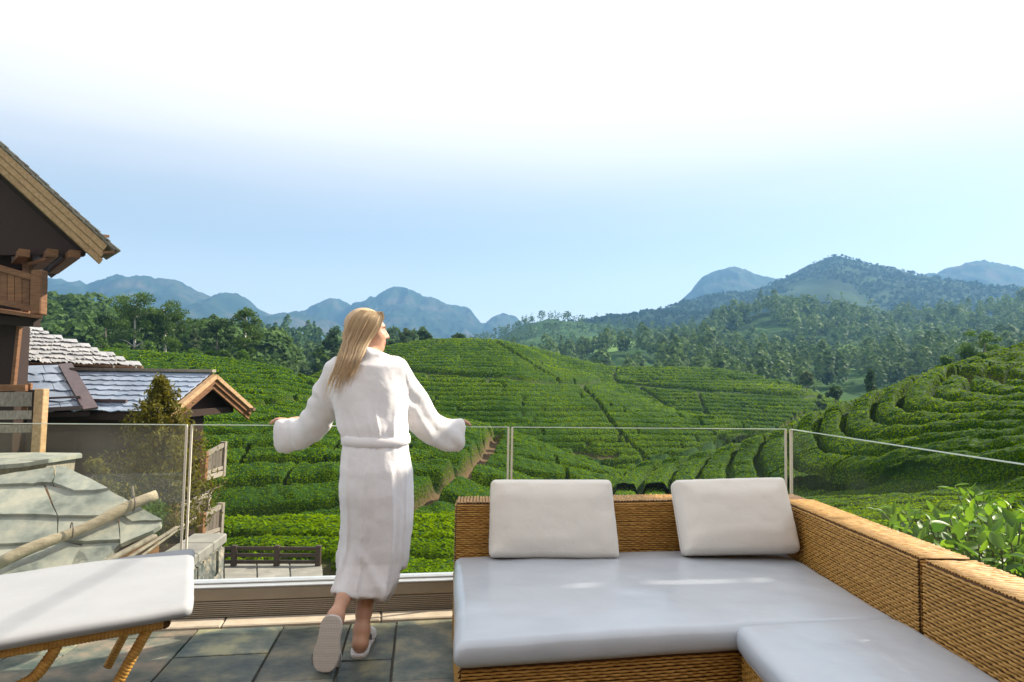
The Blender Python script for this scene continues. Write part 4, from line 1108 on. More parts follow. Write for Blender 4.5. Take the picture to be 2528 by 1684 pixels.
hexa('balcony_floor', [at(-260, 735, DC - .15), at(104, 788, DC - .15), at(96, 782, DC + 1.5), at(-260, 740, DC + 1.5)], [p + Z_ * .07 for p in (at(-260, 735, DC - .15), at(104, 788, DC - .15), at(96, 782, DC + 1.5), at(-260, 740, DC + 1.5))], M_WOOD_M, ch)
bar('balcony_beam', at(-260, 772, DC + .3), at(92, 797, DC + .3), .22, .18, M_WOOD_D, ch)
hexa('corner_pier', [at(-300, 1130, DC + .7), at(30, 1130, DC + .7), at(30, 1130, DC + .7) + np.array([-.35, .9, 0]), at(-300, 1130, DC + 1.6)],
     [at(-300, 800, DC + .7), at(46, 800, DC + .7), at(46, 800, DC + .7) + np.array([-.35, .9, 0]), at(-300, 800, DC + 1.6)], M_WOOD_D, ch, .02)
bar('pier_lit_edge', at(49, 800, DC + .66), at(33, 955, DC + .66), .07, .10, M_WOOD_M, ch, up=(0, 1, 0))  # the pier's sunlit right edge, put in as a strip of redder wood
# lower balcony
d2 = 13.2
for (y0, y1, hh) in ((957, 958, .12), (986, 986, .26), (1028, 1024, .16), (1062, 1058, .14)):
    bar('balcony_rail', at(-200, y0, d2), at(82 if hh > .13 else 66, y1, d2), .08, hh, M_WOOD_G if hh > .13 else M_WOOD_M, ch)
for px, y0, y1 in ((72, 946, 1000), (62, 1000, 1026)):
    bar('balcony_plank', at(px, y0, d2 + .1), at(px - 2, y1, d2 + .1), .10, .06, M_WOOD_M, ch, up=(0, 1, 0))
bar('balcony_post', at(104, 960, d2 - .05), at(94, 1120, d2 - .05), .17, .17, M_WOOD_L, ch, up=(0, 1, 0), bevel=.01)
bar('balcony_post', at(88, 962, d2 + .05), at(80, 1120, d2 + .05), .16, .16, M_WOOD_D, ch, up=(0, 1, 0))

# ---- slate-roofed annexe: main slope, valley board, porch with gable to the right
an = empty('slate_roofed_annexe', at(300, 1200, 17), 'timber annexe with blue slate porch roof and brown gable left of the tea slope', 'building')
apex = at(523, 921, 17.6)
gd = np.array([0.28, 0.96, 0]); gd /= np.linalg.norm(gd)     # along the gable, away from the viewer
rd_ = np.array([-0.955, 0.18, 0.0]); rd_ /= np.linalg.norm(rd_)
half, drop = 1.50, 0.92
near_e, far_e = apex - gd * half - Z_ * drop, apex + gd * half * 0.9 - Z_ * drop * 0.82
Lp = 3.95
# near slope slates (o at eave-left)
o_l = near_e + rd_ * Lp
slates('roof_slate', o_l, near_e - o_l, apex - near_e, 11, 8, M_ROOF, an, thick=.022, jag=.05, lift=.016, bow=.14)
hexa('roof_deck', [o_l - Z_ * .10, near_e - Z_ * .10, apex - Z_ * .10, apex + rd_ * Lp - Z_ * .10], [o_l - Z_ * .012, near_e - Z_ * .012, apex - Z_ * .012, apex + rd_ * Lp - Z_ * .012], M_WOOD_D, an, 0)
o_f = far_e + rd_ * Lp
hexa('roof_deck', [apex - Z_ * .10, apex + rd_ * Lp - Z_ * .10, o_f - Z_ * .10, far_e - Z_ * .10], [apex + Z_ * .012, apex + rd_ * Lp + Z_ * .012, o_f + Z_ * .012, far_e + Z_ * .012], M_WOOD_G, an, 0)
bar('ridge_board', apex - rd_ * .06 + Z_ * .05, apex + rd_ * Lp + Z_ * .05, .16, .07, M_WOOD_G, an)
gn = np.array([gd[1], -gd[0], 0])
for k, (mt_, dz, dp) in enumerate(((M_WOOD_L, .03, .16), (M_WOOD_M, .15, .11), (M_WOOD_M, .27, .06))):   # barge boards both sides
    for e_, ap in ((near_e, apex), (far_e, apex)):
        ext = (e_ - ap) / np.linalg.norm(e_ - ap) * .12
        a, b = ap - Z_ * dz, e_ + ext - Z_ * dz
        hexa('barge_board', [a - Z_ * .115, b - Z_ * .115, b - Z_ * .115 + gn * dp, a - Z_ * .115 + gn * dp], [a, b, b + gn * dp, a + gn * dp], M_WOOD_M if k else M_WOOD_L, an, .006)
bar('eave_timber', near_e - Z_ * .13, near_e + rd_ * (Lp - .2) - Z_ * .13, .12, .14, M_WOOD_D, an)
bar('snow_guard', near_e + rd_ * 1.2 + (apex - near_e) * .17 + Z_ * .07, near_e + rd_ * 3.3 + (apex - near_e) * .17 + Z_ * .07, .07, .07, M_METAL, an)
for t in (1.6, 2.5, 3.1):
    p = near_e + rd_ * t + (apex - near_e) * .17
    bar('guard_hook', p + Z_ * .01, p + Z_ * .12, .025, .03, M_ALU, an, up=(0, 1, 0))
bar('gutter', far_e - Z_ * .16 - gn * -.02, far_e - Z_ * .16 + gn * .28, .10, .08, M_COPPER, an)
# gable wall under the porch and the body of the house
wi = gn * -.35
zb = -5.0
def body(a, b, ztop, name, mat, dep=3.2):
    p, q = a + wi, b + wi
    hexa(name, [np.array([p[0], p[1], zb]), np.array([q[0], q[1], zb]), np.array([q[0], q[1], zb]) + rd_ * dep, np.array([p[0], p[1], zb]) + rd_ * dep],
         [np.array([p[0], p[1], ztop]), np.array([q[0], q[1], ztop]), np.array([q[0], q[1], ztop]) + rd_ * dep, np.array([p[0], p[1], ztop]) + rd_ * dep], mat, an, .01)
body(near_e + gd * .15, apex + gd * .22, near_e[2] - .12, 'wall', M_WOOD_D)
mk('gable_wall', [near_e + wi, apex + wi - Z_ * .1, far_e + wi, far_e + wi - gd * .15 - Z_ * .14, near_e + wi - Z_ * .14, near_e + wi + rd_ * .2, apex + wi - Z_ * .1 + rd_ * .2, far_e + wi + rd_ * .2, far_e + wi - gd * .15 - Z_ * .14 + rd_ * .2, near_e + wi - Z_ * .14 + rd_ * .2],
   [(0, 1, 2, 3, 4), (9, 8, 7, 6, 5), (0, 5, 6, 1), (1, 6, 7, 2), (2, 7, 8, 3), (3, 8, 9, 4), (4, 9, 5, 0)], M_WOOD_D, an, recalc=True)
bar('tie_beam', near_e + wi * .6 - Z_ * .10, far_e + wi * .6 - Z_ * .10 - gd * .3 + Z_ * -.06, .16, .16, M_WOOD_D, an)
# stepped balconies on its right side
for (x0, x1, yt, yb_, xs_, d0, d1) in ((505, 552, 1098, 1168, 490, 16.6, 18.4), (430, 512, 1222, 1290, 430, 14.2, 16.4), (498, 545, 1250, 1320, 498, 15.0, 16.6)):
    nt_, ft_ = at(x0, yt + 26, d0), at(x1, yt, d1); nb__, fb_ = at(x0 - 4, yb_ + 14, d0), at(x1 - 4, yb_, d1)
    bar('balcony_rail', nt_, ft_, .07, .10, M_WOOD_G, an)
    bar('balcony_rail', nt_ + (nb__ - nt_) * .80, ft_ + (fb_ - ft_) * .80, .07, .08, M_WOOD_G, an)
    bar('balcony_rail', nb__, fb_, .09, .12, M_WOOD_G, an)
    for k in range(5):
        f0, f1 = (k + .03) / 5, (k + .97) / 5
        y_ = np.array([-.04, 0, 0])
        q = [nt_ + (ft_ - nt_) * f0, nt_ + (ft_ - nt_) * f1, nb__ + (fb_ - nb__) * f1, nb__ + (fb_ - nb__) * f0]
        hexa('balcony_plank', [q[3], q[2], q[2] + y_, q[3] + y_], [q[0], q[1], q[1] + y_, q[0] + y_], M_WOOD_GD, an, .004)
    bar('balcony_post', ft_ + Z_ * .08, fb_ - Z_ * .08, .14, .14, M_WOOD_G, an, up=(0, 1, 0))
    bar('balcony_post', nt_ + Z_ * .08, nb__ - Z_ * .08, .14, .14, M_WOOD_M, an, up=(0, 1, 0))
    y_ = np.array([-1.2, 0, 0])
    hexa('balcony_floor', [nb__ - Z_ * .08, fb_ - Z_ * .08, fb_ - Z_ * .08 + y_, nb__ - Z_ * .08 + y_], [nb__, fb_, fb_ + y_, nb__ + y_], M_WOOD_D, an, .004)
# lower main slope left of the valley
v0_, v1_ = at(222, 1014, 16.2), at(160, 909, 18.6)
ol = at(-90, 1022, 16.2); ul = v0_ - ol
tl_ = at(-90, 904, 18.6)
slates('roof_slate', ol, ul, (tl_ - ol + v1_ - v0_) / 2 * 1.02, 5, 5, M_ROOF, an, thick=.03, jag=.05, lift=.02, bow=.1)
hexa('roof_deck', [p - Z_ * .12 for p in (ol, v0_, v1_, tl_)], [p - Z_ * .02 for p in (ol, v0_, v1_, tl_)], M_WOOD_D, an, 0)
bar('valley_board', v1_ + Z_ * .10, v0_ + Z_ * .06 + (v0_ - v1_) * .02, .30, .05, M_METAL, an, up=np.cross(v1_ - v0_, (1, .2, 0)))
bar('snow_guard', at(20, 994, 16.3) + Z_ * .06, at(200, 986, 16.6) + Z_ * .06, .06, .05, M_METAL, an)
bar('gutter', at(20, 1016, 16.0), at(208, 1006, 16.2), .12, .09, M_METAL, an)
body(at(-100, 1040, 16.6) - wi, at(228, 1030, 16.8) - wi, at(100, 1024, 16.6)[2], 'wall', M_WOOD_D, dep=1.0)
hexa('wall', [np.array([*at(-100, 1030, 16.7)[:2], zb]), np.array([*at(420, 1030, 16.9)[:2], zb]), np.array([*at(420, 1030, 17.9)[:2], zb]), np.array([*at(-100, 1030, 17.9)[:2], zb])],
     [at(-100, 1026, 16.7), at(420, 1012, 16.9), at(420, 1012, 17.9), at(-100, 1020, 17.9)], M_WOOD_D, an, .01)
# long upper slate roof behind
up_ = empty('long_slate_roof', at(150, 890, 21), 'long pale slate roof in thin courses behind the porch, with copper gutter', 'roof')
ue0, ue1 = at(-120, 888, 19.6), at(352, 906, 19.6)
ut0 = at(-120, 742, 24.5)
vv_ = ut0 - ue0
M_ROOF_S = material('sunlit_slate', (0.30, 0.30, 0.31), (0.46, 0.45, 0.44), scale=3, rough=0.4, rnd=0.12, bump=.3, spec=.5)  # paler slate with the sun glare put into its colour
slates('slate', ue0, ue1 - ue0, vv_, 19, 17, M_ROOF_S, up_, thick=.025, jag=.12, lift=.03, keep=lambda a, b: b + a < 1.04)
tri0, tri1, tri2 = ue0 - Z_ * .03, ue1 - Z_ * .03, ut0 - Z_ * .03
mk('roof_deck', [tri0, tri1, tri2, tri0 - Z_ * .2, tri1 - Z_ * .2, tri2 - Z_ * .2], [(0, 1, 2), (5, 4, 3), (0, 3, 4, 1), (1, 4, 5, 2), (2, 5, 3, 0)], M_WOOD_D, up_, recalc=True)
bar('gutter', at(30, 896, 19.4), at(352, 907, 19.4), .09, .06, M_COPPER, up_)
for px in (280, 335):
    bar('gutter_clip', at(px, 905 - (352 - px) * .03, 19.33), at(px, 911 - (352 - px) * .03, 19.33), .04, .04, M_COPING, up_, up=(0, 1, 0))
bar('wall_plate', at(-120, 915, 20.5), at(330, 930, 20.5), .3, .5, M_WOOD_D, up_)

# ---- low slab roof just outside the glass, with a log lashed across it
lr = empty('slab_roof', at(150, 1420, 5.2), 'low roof of large pale stone slabs seen through the left glass panel', 'roof')
def rl(px, py):                                             # a point on the roof plane
    v = ray(px, py)
    p0, n0 = np.array([-3.0, 5.0, 0.02]), np.array([0.02, -0.50, 0.866])
    return EYE + v * (np.dot(p0 - EYE, n0) / np.dot(v, n0))
def stone_slab(poly, th, lift, name='roof_slab', mat=None):
    n0 = np.array([0.02, -0.50, 0.866])
    P = []
    m = len(poly)
    for k in range(m):                                      # rough split edge
        a, b = np.array(poly[k], float), np.array(poly[(k + 1) % m], float)
        nn = max(2, int(np.linalg.norm(b - a) / 22))
        for t in range(nn):
            q = a + (b - a) * t / nn
            if t: q = q + gb_.normal(0, 1.0, 2)
            P.append(q)
    top = [rl(*q) + n0 * lift for q in P]; bot = [p - n0 * th for p in top]
    k_ = len(top)
    Fc = [tuple(range(k_)), tuple(range(k_, 2 * k_))[::-1]] + [(q, (q + 1) % k_, (q + 1) % k_ + k_, q + k_) for q in range(k_)]
    return mk(name, top + bot, Fc, mat or M_ROOF_W, lr, recalc=True)
rows_ = [  # lower edges overlap the row below
    ([(-120, 1215), (138, 1172), (140, 1200), (134, 1212), (-120, 1222)], .05),
    ([(143, 1172), (166, 1172), (272, 1226), (240, 1231), (190, 1232), (138, 1212), (145, 1190)], .05),
    ([(-120, 1206), (112, 1214), (145, 1287), (60, 1284), (-120, 1283)], .035),
    ([(118, 1212), (190, 1228), (272, 1224), (312, 1246), (306, 1280), (290, 1288), (148, 1288)], .035),
    ([(310, 1244), (360, 1272), (404, 1296), (330, 1300), (308, 1284)], .03),
    ([(-120, 1280), (143, 1284), (143, 1335), (70, 1348), (-120, 1360)], .02),
    ([(148, 1284), (292, 1284), (298, 1340), (215, 1345), (146, 1336)], .02),
    ([(296, 1284), (400, 1296), (398, 1306), (380, 1318), (300, 1352)], .02),
    ([(-120, 1345), (140, 1336), (200, 1350), (235, 1420), (-120, 1480)], .005),
    ([(205, 1345), (300, 1342), (262, 1375), (240, 1420), (160, 1420)], .005)]
for poly, lf in rows_: stone_slab(poly, .034, lf * 1.7)
hexa('roof_deck', [rl(-120, 1500) - Z_ * .3, rl(300, 1440) - Z_ * .3, rl(395, 1305) - Z_ * .3, rl(160, 1180) - Z_ * .3], [rl(-120, 1500) - Z_ * .06, rl(300, 1440) - Z_ * .06, rl(395, 1305) - Z_ * .06, rl(160, 1180) - Z_ * .06], M_WOOD_M, lr, 0)
hexa('roof_deck', [rl(-300, 1500) - Z_ * .4, rl(-110, 1500) - Z_ * .4, rl(160, 1182) - Z_ * .4, rl(-300, 1200) - Z_ * .4], [rl(-300, 1500) - Z_ * .06, rl(-110, 1500) - Z_ * .06, rl(158, 1182) - Z_ * .06, rl(-300, 1200) - Z_ * .06], M_WOOD_M, lr, 0)
for (a, b, w_, h_) in ((at(285, 1398, 4.9), at(440, 1300, 5.3), .03, .022), (at(310, 1402, 4.9), at(438, 1308, 5.35), .022, .02), (at(240, 1398, 4.85), at(385, 1322, 5.2), .045, .03)):
    bar('edge_timber', a, b, w_, h_, M_WOOD_G, lr, bevel=.008)
# stone ventilation box with a slab cap on that roof
hexa('vent_box', [at(-140, 1240, 6.3), at(115, 1185, 6.3), at(182, 1178, 6.9), at(-80, 1178, 6.9)], [at(-140, 1150, 6.3), at(115, 1134, 6.3), at(188, 1130, 6.9), at(-80, 1130, 6.9)], M_WOOD_G, lr, .01)
stone = [at(-140, 1158, 6.15), at(60, 1143, 6.15), at(120, 1133, 6.25), at(203, 1121, 6.9), at(198, 1118, 7.0), at(80, 1117, 7.0), at(-140, 1120, 7.0)]
k_ = len(stone)
mk('cap_slab', stone + [p - Z_ * .035 for p in stone], [tuple(range(k_)), tuple(range(k_, 2 * k_))[::-1]] + [(q, (q + 1) % k_, (q + 1) % k_ + k_, q + k_) for q in range(k_)], M_ROOF_W, lr, recalc=True)
M_LOG = material('bleached_log', (0.26, 0.20, 0.14), (0.50, 0.42, 0.32), scale=2.5, rough=0.8, stretch=(2, 9, 9), bump=0.5, bump_scale=16, bump_dist=.01)
la, lb = rl(-10, 1432) + Z_ * .10, rl(385, 1266) + Z_ * .13
lp = np.linspace(la, lb, 16); lp[:, 2] += .012 * np.sin(np.linspace(0, 9, 16))
log = tag(tube('snow_log', lp, .038 + .003 * np.sin(np.linspace(0, 11, 16)), M_LOG, n=14), 'bleached round log lashed with wire across the pale slab roof', 'log')
lt = (lb - la) / np.linalg.norm(lb - la)
ls = np.cross(lt, Z_); ls /= np.linalg.norm(ls); lu = np.cross(ls, lt)
for t in (.44, .84):
    c = la + (lb - la) * t
    ring = [c + .050 * (math.cos(a) * ls + math.sin(a) * lu) + lu * .012 + lt * .02 * math.sin(a) for a in np.linspace(0, 2 * math.pi, 25)]
    Vt, Ft = tube_vf(ring, .0045, 6, cap=False)
    mk('wire_loop', Vt, Ft, M_METAL, log, smooth=True)

# ---- rough stone wall with coping, landing and timber fence below the terrace
sw = empty('stone_wall', at(500, 1440, 6.2), 'rough stone wall with flat coping beyond the railing, left of the fence', 'wall')
wa, wb = on(430, 1398, -.2), on(548, 1316, -.2)
wt = wb - wa; wt[2] = 0
wn_ = np.array([wt[1], -wt[0], 0]) / np.linalg.norm(wt)
back_ = -wn_ * .24
zb2 = -2.4
hexa('wall_core', [np.array([*p[:2], zb2]) for p in (wa, wb, wb + back_, wa + back_)], [np.array([*p[:2], -0.30]) for p in (wa, wb, wb + back_, wa + back_)], M_STONE, sw, 0)
for r_ in range(5):
    s_ = -.25
    while s_ < np.linalg.norm(wt):
        ln = gb_.uniform(.16, .42); hh = .27
        z0 = -1.66 + r_ * .275
        p = wa + wt / np.linalg.norm(wt) * s_; q = wa + wt / np.linalg.norm(wt) * min(s_ + ln - .015, np.linalg.norm(wt))
        pr = gb_.uniform(.015, .045)
        hexa('wall_stone', [np.array([*(v_ + o_)[:2], z0]) for v_, o_ in ((p, wn_ * pr), (q, wn_ * pr), (q, back_ * .3), (p, back_ * .3))],
             [np.array([*(v_ + o_)[:2], z0 + hh - .02]) for v_, o_ in ((p, wn_ * pr * .7), (q, wn_ * pr), (q, back_ * .3), (p, back_ * .3))], M_STONE, sw, .022, segs=2)
        s_ += ln
    for k in range(2):
        z0 = -1.66 + r_ * .275
        p, q = wb + back_ * (k / 2), wb + back_ * ((k + .94) / 2)
        o_ = wt / np.linalg.norm(wt) * gb_.uniform(.02, .05)
        hexa('wall_stone', [np.array([*v_[:2], z0]) for v_ in (p, q, q + o_, p + o_)], [np.array([*v_[:2], z0 + .255]) for v_ in (p, q, q + o_, p + o_)], M_STONE, sw, .02)
for k in range(3):
    p, q = wa + wt * (k / 3 + .004), wa + wt * ((k + 1) / 3 - .004)
    slab('coping_stone', [v_ + o_ + Z_ * (-.0) for v_, o_ in ((p - wn_ * -.05, 0), (q - wn_ * -.05, 0), (q + back_ * 1.1, 0), (p + back_ * 1.1, 0))], .09, M_COPING, sw, .012)
zl = -3.0
ld = [on(470, 1440, zl), on(800, 1444, zl), on(795, 1392, zl), on(470, 1392, zl)]
lnd = hexa('stone_landing', [p - Z_ * .5 for p in ld], [p - Z_ * .025 for p in ld], M_STONE, None, 0)
tag(lnd, kind='structure')
for k in range(4):
    a, b = k / 4 + .006, (k + 1) / 4 - .006
    slab('landing_slab', [ld[0] + (ld[1] - ld[0]) * a, ld[0] + (ld[1] - ld[0]) * b, ld[3] + (ld[2] - ld[3]) * b, ld[3] + (ld[2] - ld[3]) * a], .03, M_COPING, lnd, .006)
M_FENCE = material('fence_stain', (0.035, 0.022, 0.016), (0.07, 0.045, 0.03), scale=6, rough=0.6, stretch=(2, 2, 8), bump=.2)
fe = empty('timber_fence', on(680, 1397, zl), 'dark timber fence with three rails beyond the glass, left of the woman', 'fence')
fb = [on(px, 1397, zl) for px in (470, 577, 683, 785)]
for p in fb: bar('fence_post', p, p + Z_ * .47, .12, .12, M_FENCE, fe, up=(0, 1, 0), bevel=.006)
for z_ in (.09, .245, .40):
    bar('fence_rail', fb[0] + Z_ * z_ + np.array([-.3, 0, 0]), fb[-1] + Z_ * z_ + np.array([.02, 0, 0]), .05, .075, M_FENCE, fe)
# ------------------------------------------------------------------ the woman at the railing
class Field:
    """signed distance grid; shapes are blended in and the zero level is meshed"""
    def __init__(self, lo, hi, h):
        self.lo, self.h = np.asarray(lo, float), h
        self.n = np.ceil((np.asarray(hi) - self.lo) / h).astype(int) + 1
        self.D = np.full(self.n, 9.0, np.float32)
    def sub(self, lo, hi):
        a = np.clip(np.floor((np.asarray(lo) - self.lo) / self.h).astype(int), 0, self.n - 1)
        b = np.clip(np.ceil((np.asarray(hi) - self.lo) / self.h).astype(int) + 1, 1, self.n)
        ax = [self.lo[k] + self.h * np.arange(a[k], b[k]) for k in range(3)]
        return (slice(a[0], b[0]), slice(a[1], b[1]), slice(a[2], b[2])), np.stack(np.meshgrid(*ax, indexing='ij'), -1)
    def blend(self, sl, d, k):
        o = self.D[sl]
        if k <= 0: self.D[sl] = np.minimum(o, d); return
        h = np.clip(.5 + .5 * (o - d) / k, 0, 1)
        self.D[sl] = o * (1 - h) + d * h - k * h * (1 - h)
    def cone(self, a, b, ra, rb, k=.02):
        a, b = np.asarray(a, float), np.asarray(b, float); r = max(ra, rb) + k * 2 + self.h * 2
        sl, P = self.sub(np.minimum(a, b) - r, np.maximum(a, b) + r)
        ab = b - a; t = np.clip(((P - a) @ ab) / max(ab @ ab, 1e-9), 0, 1)
        self.blend(sl, np.linalg.norm(P - a - t[..., None] * ab, axis=-1) - (ra + (rb - ra) * t), k)
    def ell(self, c, axes, radii, k=.02, cut=False):
        c = np.asarray(c, float); r = max(radii) + k * 2 + self.h * 2
        sl, P = self.sub(c - r, c + r)
        q = np.stack([(P - c) @ np.asarray(a, float) for a in axes], -1) / np.asarray(radii)
        ln = np.linalg.norm(q, axis=-1); g = np.linalg.norm(q / np.asarray(radii), axis=-1) + 1e-9
        d = ln * (ln - 1) / g
        if cut:
            o = self.D[sl]; h = np.clip(.5 - .5 * (o + d) / k, 0, 1)
            self.D[sl] = o * (1 - h) + (-d) * h + k * h * (1 - h)
        else: self.blend(sl, d, k)
    def mesh(self):
        D = self.D
        s = D < 0
        nx, ny, nz = D.shape
        c = sum(s[i:nx - 1 + i, j:ny - 1 + j, k:nz - 1 + k].astype(np.int8) for i in (0, 1) for j in (0, 1) for k in (0, 1))
        act = (c > 0) & (c < 8)
        idx = -np.ones(act.shape, np.int64); idx[act] = np.arange(act.sum())
        I = np.argwhere(act)
        acc = np.zeros((len(I), 3)); cnt = np.zeros(len(I))
        cor = [(0, 0, 0), (1, 0, 0), (0, 1, 0), (1, 1, 0), (0, 0, 1), (1, 0, 1), (0, 1, 1), (1, 1, 1)]
        val = [D[I[:, 0] + a, I[:, 1] + b, I[:, 2] + e] for a, b, e in cor]
        for p, q in ((0, 1), (2, 3), (4, 5), (6, 7), (0, 2), (1, 3), (4, 6), (5, 7), (0, 4), (1, 5), (2, 6), (3, 7)):
            va, vb = val[p], val[q]; m = (va < 0) != (vb < 0)
            t = np.where(m, va / np.where(m, va - vb, 1), 0)
            pos = np.array(cor[p]) + t[:, None] * (np.array(cor[q]) - np.array(cor[p]))
            acc += pos * m[:, None]; cnt += m
        V = self.lo + self.h * (I + acc / cnt[:, None])
        F = []
        for ax in range(3):
            b_, c_ = (ax + 1) % 3, (ax + 2) % 3
            lo_ = [slice(None)] * 3; hi_ = [slice(None)] * 3
            lo_[ax] = slice(0, -1); hi_[ax] = slice(1, None)
            e = s[tuple(lo_)] != s[tuple(hi_)]
            A = np.argwhere(e)
            ok = (A[:, b_] > 0) & (A[:, c_] > 0) & (A[:, b_] < D.shape[b_] - 1) & (A[:, c_] < D.shape[c_] - 1)
            A = A[ok]
            fl_ = s[A[:, 0], A[:, 1], A[:, 2]]
            def cell(db, dc):
                B = A.copy(); B[:, b_] -= db; B[:, c_] -= dc
                return idx[B[:, 0], B[:, 1], B[:, 2]]
            q = np.stack([cell(1, 1), cell(0, 1), cell(0, 0), cell(1, 0)], 1)
            q[~fl_] = q[~fl_][:, ::-1]
            F.append(q)
        return V, np.concatenate(F)
def relax(V, F, it=2, lam=.5):
    e = np.concatenate([F[:, [0, 1]], F[:, [1, 2]], F[:, [2, 3]], F[:, [3, 0]]])
    for _ in range(it):
        s = np.zeros_like(V); c = np.zeros(len(V))
        for a, b in ((0, 1), (1, 0)):
            np.add.at(s, e[:, a], V[e[:, b]]); np.add.at(c, e[:, a], 1)
        V = V + lam * (s / np.maximum(c, 1)[:, None] - V)
    return V
def vnormals(V, F):
    n = np.cross(V[F[:, 2]] - V[F[:, 0]], V[F[:, 3]] - V[F[:, 1]])
    N = np.zeros_like(V)
    for k in range(4): np.add.at(N, F[:, k], n)
    return N / (np.linalg.norm(N, axis=1)[:, None] + 1e-12)
W = at
# ---- skin
def skin_mat():
    m, N, L = _nodes('skin')
    out = N.new('ShaderNodeOutputMaterial'); b = N.new('ShaderNodeBsdfPrincipled'); L.new(b.outputs[0], out.inputs[0])
    a = N.new('ShaderNodeAttribute'); a.attribute_name = 'lip'
    no = N.new('ShaderNodeTexNoise'); no.inputs['Scale'].default_value = 40
    mx = N.new('ShaderNodeMix'); mx.data_type = 'RGBA'; mx.inputs['A'].default_value = (0.56, 0.30, 0.19, 1); mx.inputs['B'].default_value = (0.64, 0.37, 0.25, 1)
    L.new(no.outputs['Fac'], mx.inputs['Factor'])
    m2 = N.new('ShaderNodeMix'); m2.data_type = 'RGBA'; m2.inputs['B'].default_value = (0.50, 0.17, 0.14, 1)
    L.new(a.outputs['Fac'], m2.inputs['Factor']); L.new(mx.outputs['Result'], m2.inputs['A']); L.new(m2.outputs['Result'], b.inputs['Base Color'])
    b.inputs['Roughness'].default_value = .5; b.inputs['Subsurface Weight'].default_value = .15; b.inputs['Subsurface Radius'].default_value = (.02, .008, .004); b.inputs['Subsurface Scale'].default_value = .5
    return m
M_SKIN = skin_mat()
HC = W(907, 819, 3.76)
Fd = np.array([.925, .38, -.02]); Fd /= np.linalg.norm(Fd)
Sd = np.cross(Fd, Z_); Sd /= np.linalg.norm(Sd)          # towards the camera
Ud = np.cross(Sd, Fd)
def hp(f, s, u): return HC + Fd * f + Sd * s + Ud * u
AX = (Fd, Sd, Ud)
B = Field((-1.42, 3.0, -.01), (-.12, 4.38, 1.70), .0066)
B.ell(hp(-.018, 0, .028), AX, (.092, .074, .082), .01)
B.ell(hp(.042, 0, -.022), AX, (.054, .056, .082), .03)
B.ell(hp(.030, 0, -.066), AX, (.056, .046, .036), .02)
B.cone(hp(.070, 0, -.090), hp(.074, 0, -.086), .019, .019, .016)
B.ell(hp(.070, 0, .030), AX, (.020, .046, .018), .014)
for sgn in (-1, 1):
    B.cone(hp(.060, .036 * sgn, -.020), hp(.050, .042 * sgn, -.028), .024, .022, .02)
    B.ell(hp(.090, .031 * sgn, .008), AX, (.014, .017, .010), .012, cut=True)
    B.ell(hp(-.012, .074 * sgn, -.012), AX, (.018, .008, .028), .006)
B.cone(hp(.092, 0, .010), hp(.111, 0, -.022), .0075, .0095, .007)
B.cone(hp(.100, -.011, -.026), hp(.100, .011, -.026), .007, .007, .006)
B.cone(hp(.092, -.015, -.049), hp(.092, .015, -.049), .0075, .0075, .005)
B.cone(hp(.090, -.012, -.062), hp(.090, .012, -.062), .0080, .0080, .005)
neck = W(912, 884, 3.74)
B.cone(hp(-.030, 0, -.070), neck, .050, .056, .03)
chest, waist, hips = W(910, 960, 3.73), W(928, 1085, 3.66), W(930, 1180, 3.63)
B.ell((chest + neck) / 2 - Z_ * .05, ((1, 0, 0), (0, 1, 0), (0, 0, 1)), (.135, .075, .13), .03)
B.cone(chest, waist, .10, .085, .05); B.cone(waist, hips, .085, .115, .05)
rk, ra, rh = W(915, 1380, 3.60), W(893, 1556, 3.455), W(889, 1585, 3.42)
lk, la_, lh = W(896, 1350, 3.60), W(829, 1522, 3.335), W(820, 1538, 3.30)
B.cone(hips + np.array([.05, 0, -.02]), rk, .085, .056, .03); B.cone(hips + np.array([-.05, 0, -.02]), lk, .080, .050, .03)
def calf(a, b, r0, r1, back):
    m_ = a + (b - a) * .32 + back
    B.cone(a, m_, r0, r0 * .98, .02); B.cone(m_, a + (b - a) * .75 + back * .3, r0 * .98, r1 * 1.15, .02); B.cone(a + (b - a) * .75 + back * .3, b, r1 * 1.15, r1, .02)
calf(rk, ra, .050, .031, np.array([0, -.018, 0])); calf(lk, la_, .047, .029, np.array([.010, .012, .0]))
# right foot flat, left foot on its toes
zf = .026
rt = W(900, 1552, 3.68); rt[2] = zf + .022
rhl = np.array([rh[0], 3.425, zf + .030])
B.cone(ra, rhl, .033, .034, .02); B.cone(rhl, rt, .033, .030, .025); B.cone(ra, (rhl + rt) / 2 + Z_ * .018, .032, .032, .03)
lt_ = np.array([W(803, 1636, 3.215)[0], 3.300, .050]); lhl = la_ + np.array([-.004, -.012, -.02])
B.cone(la_, lhl, .032, .030, .02); B.cone(lhl, lt_, .030, .027, .025); B.cone(la_, lt_ + np.array([0, .02, .05]), .030, .026, .03)
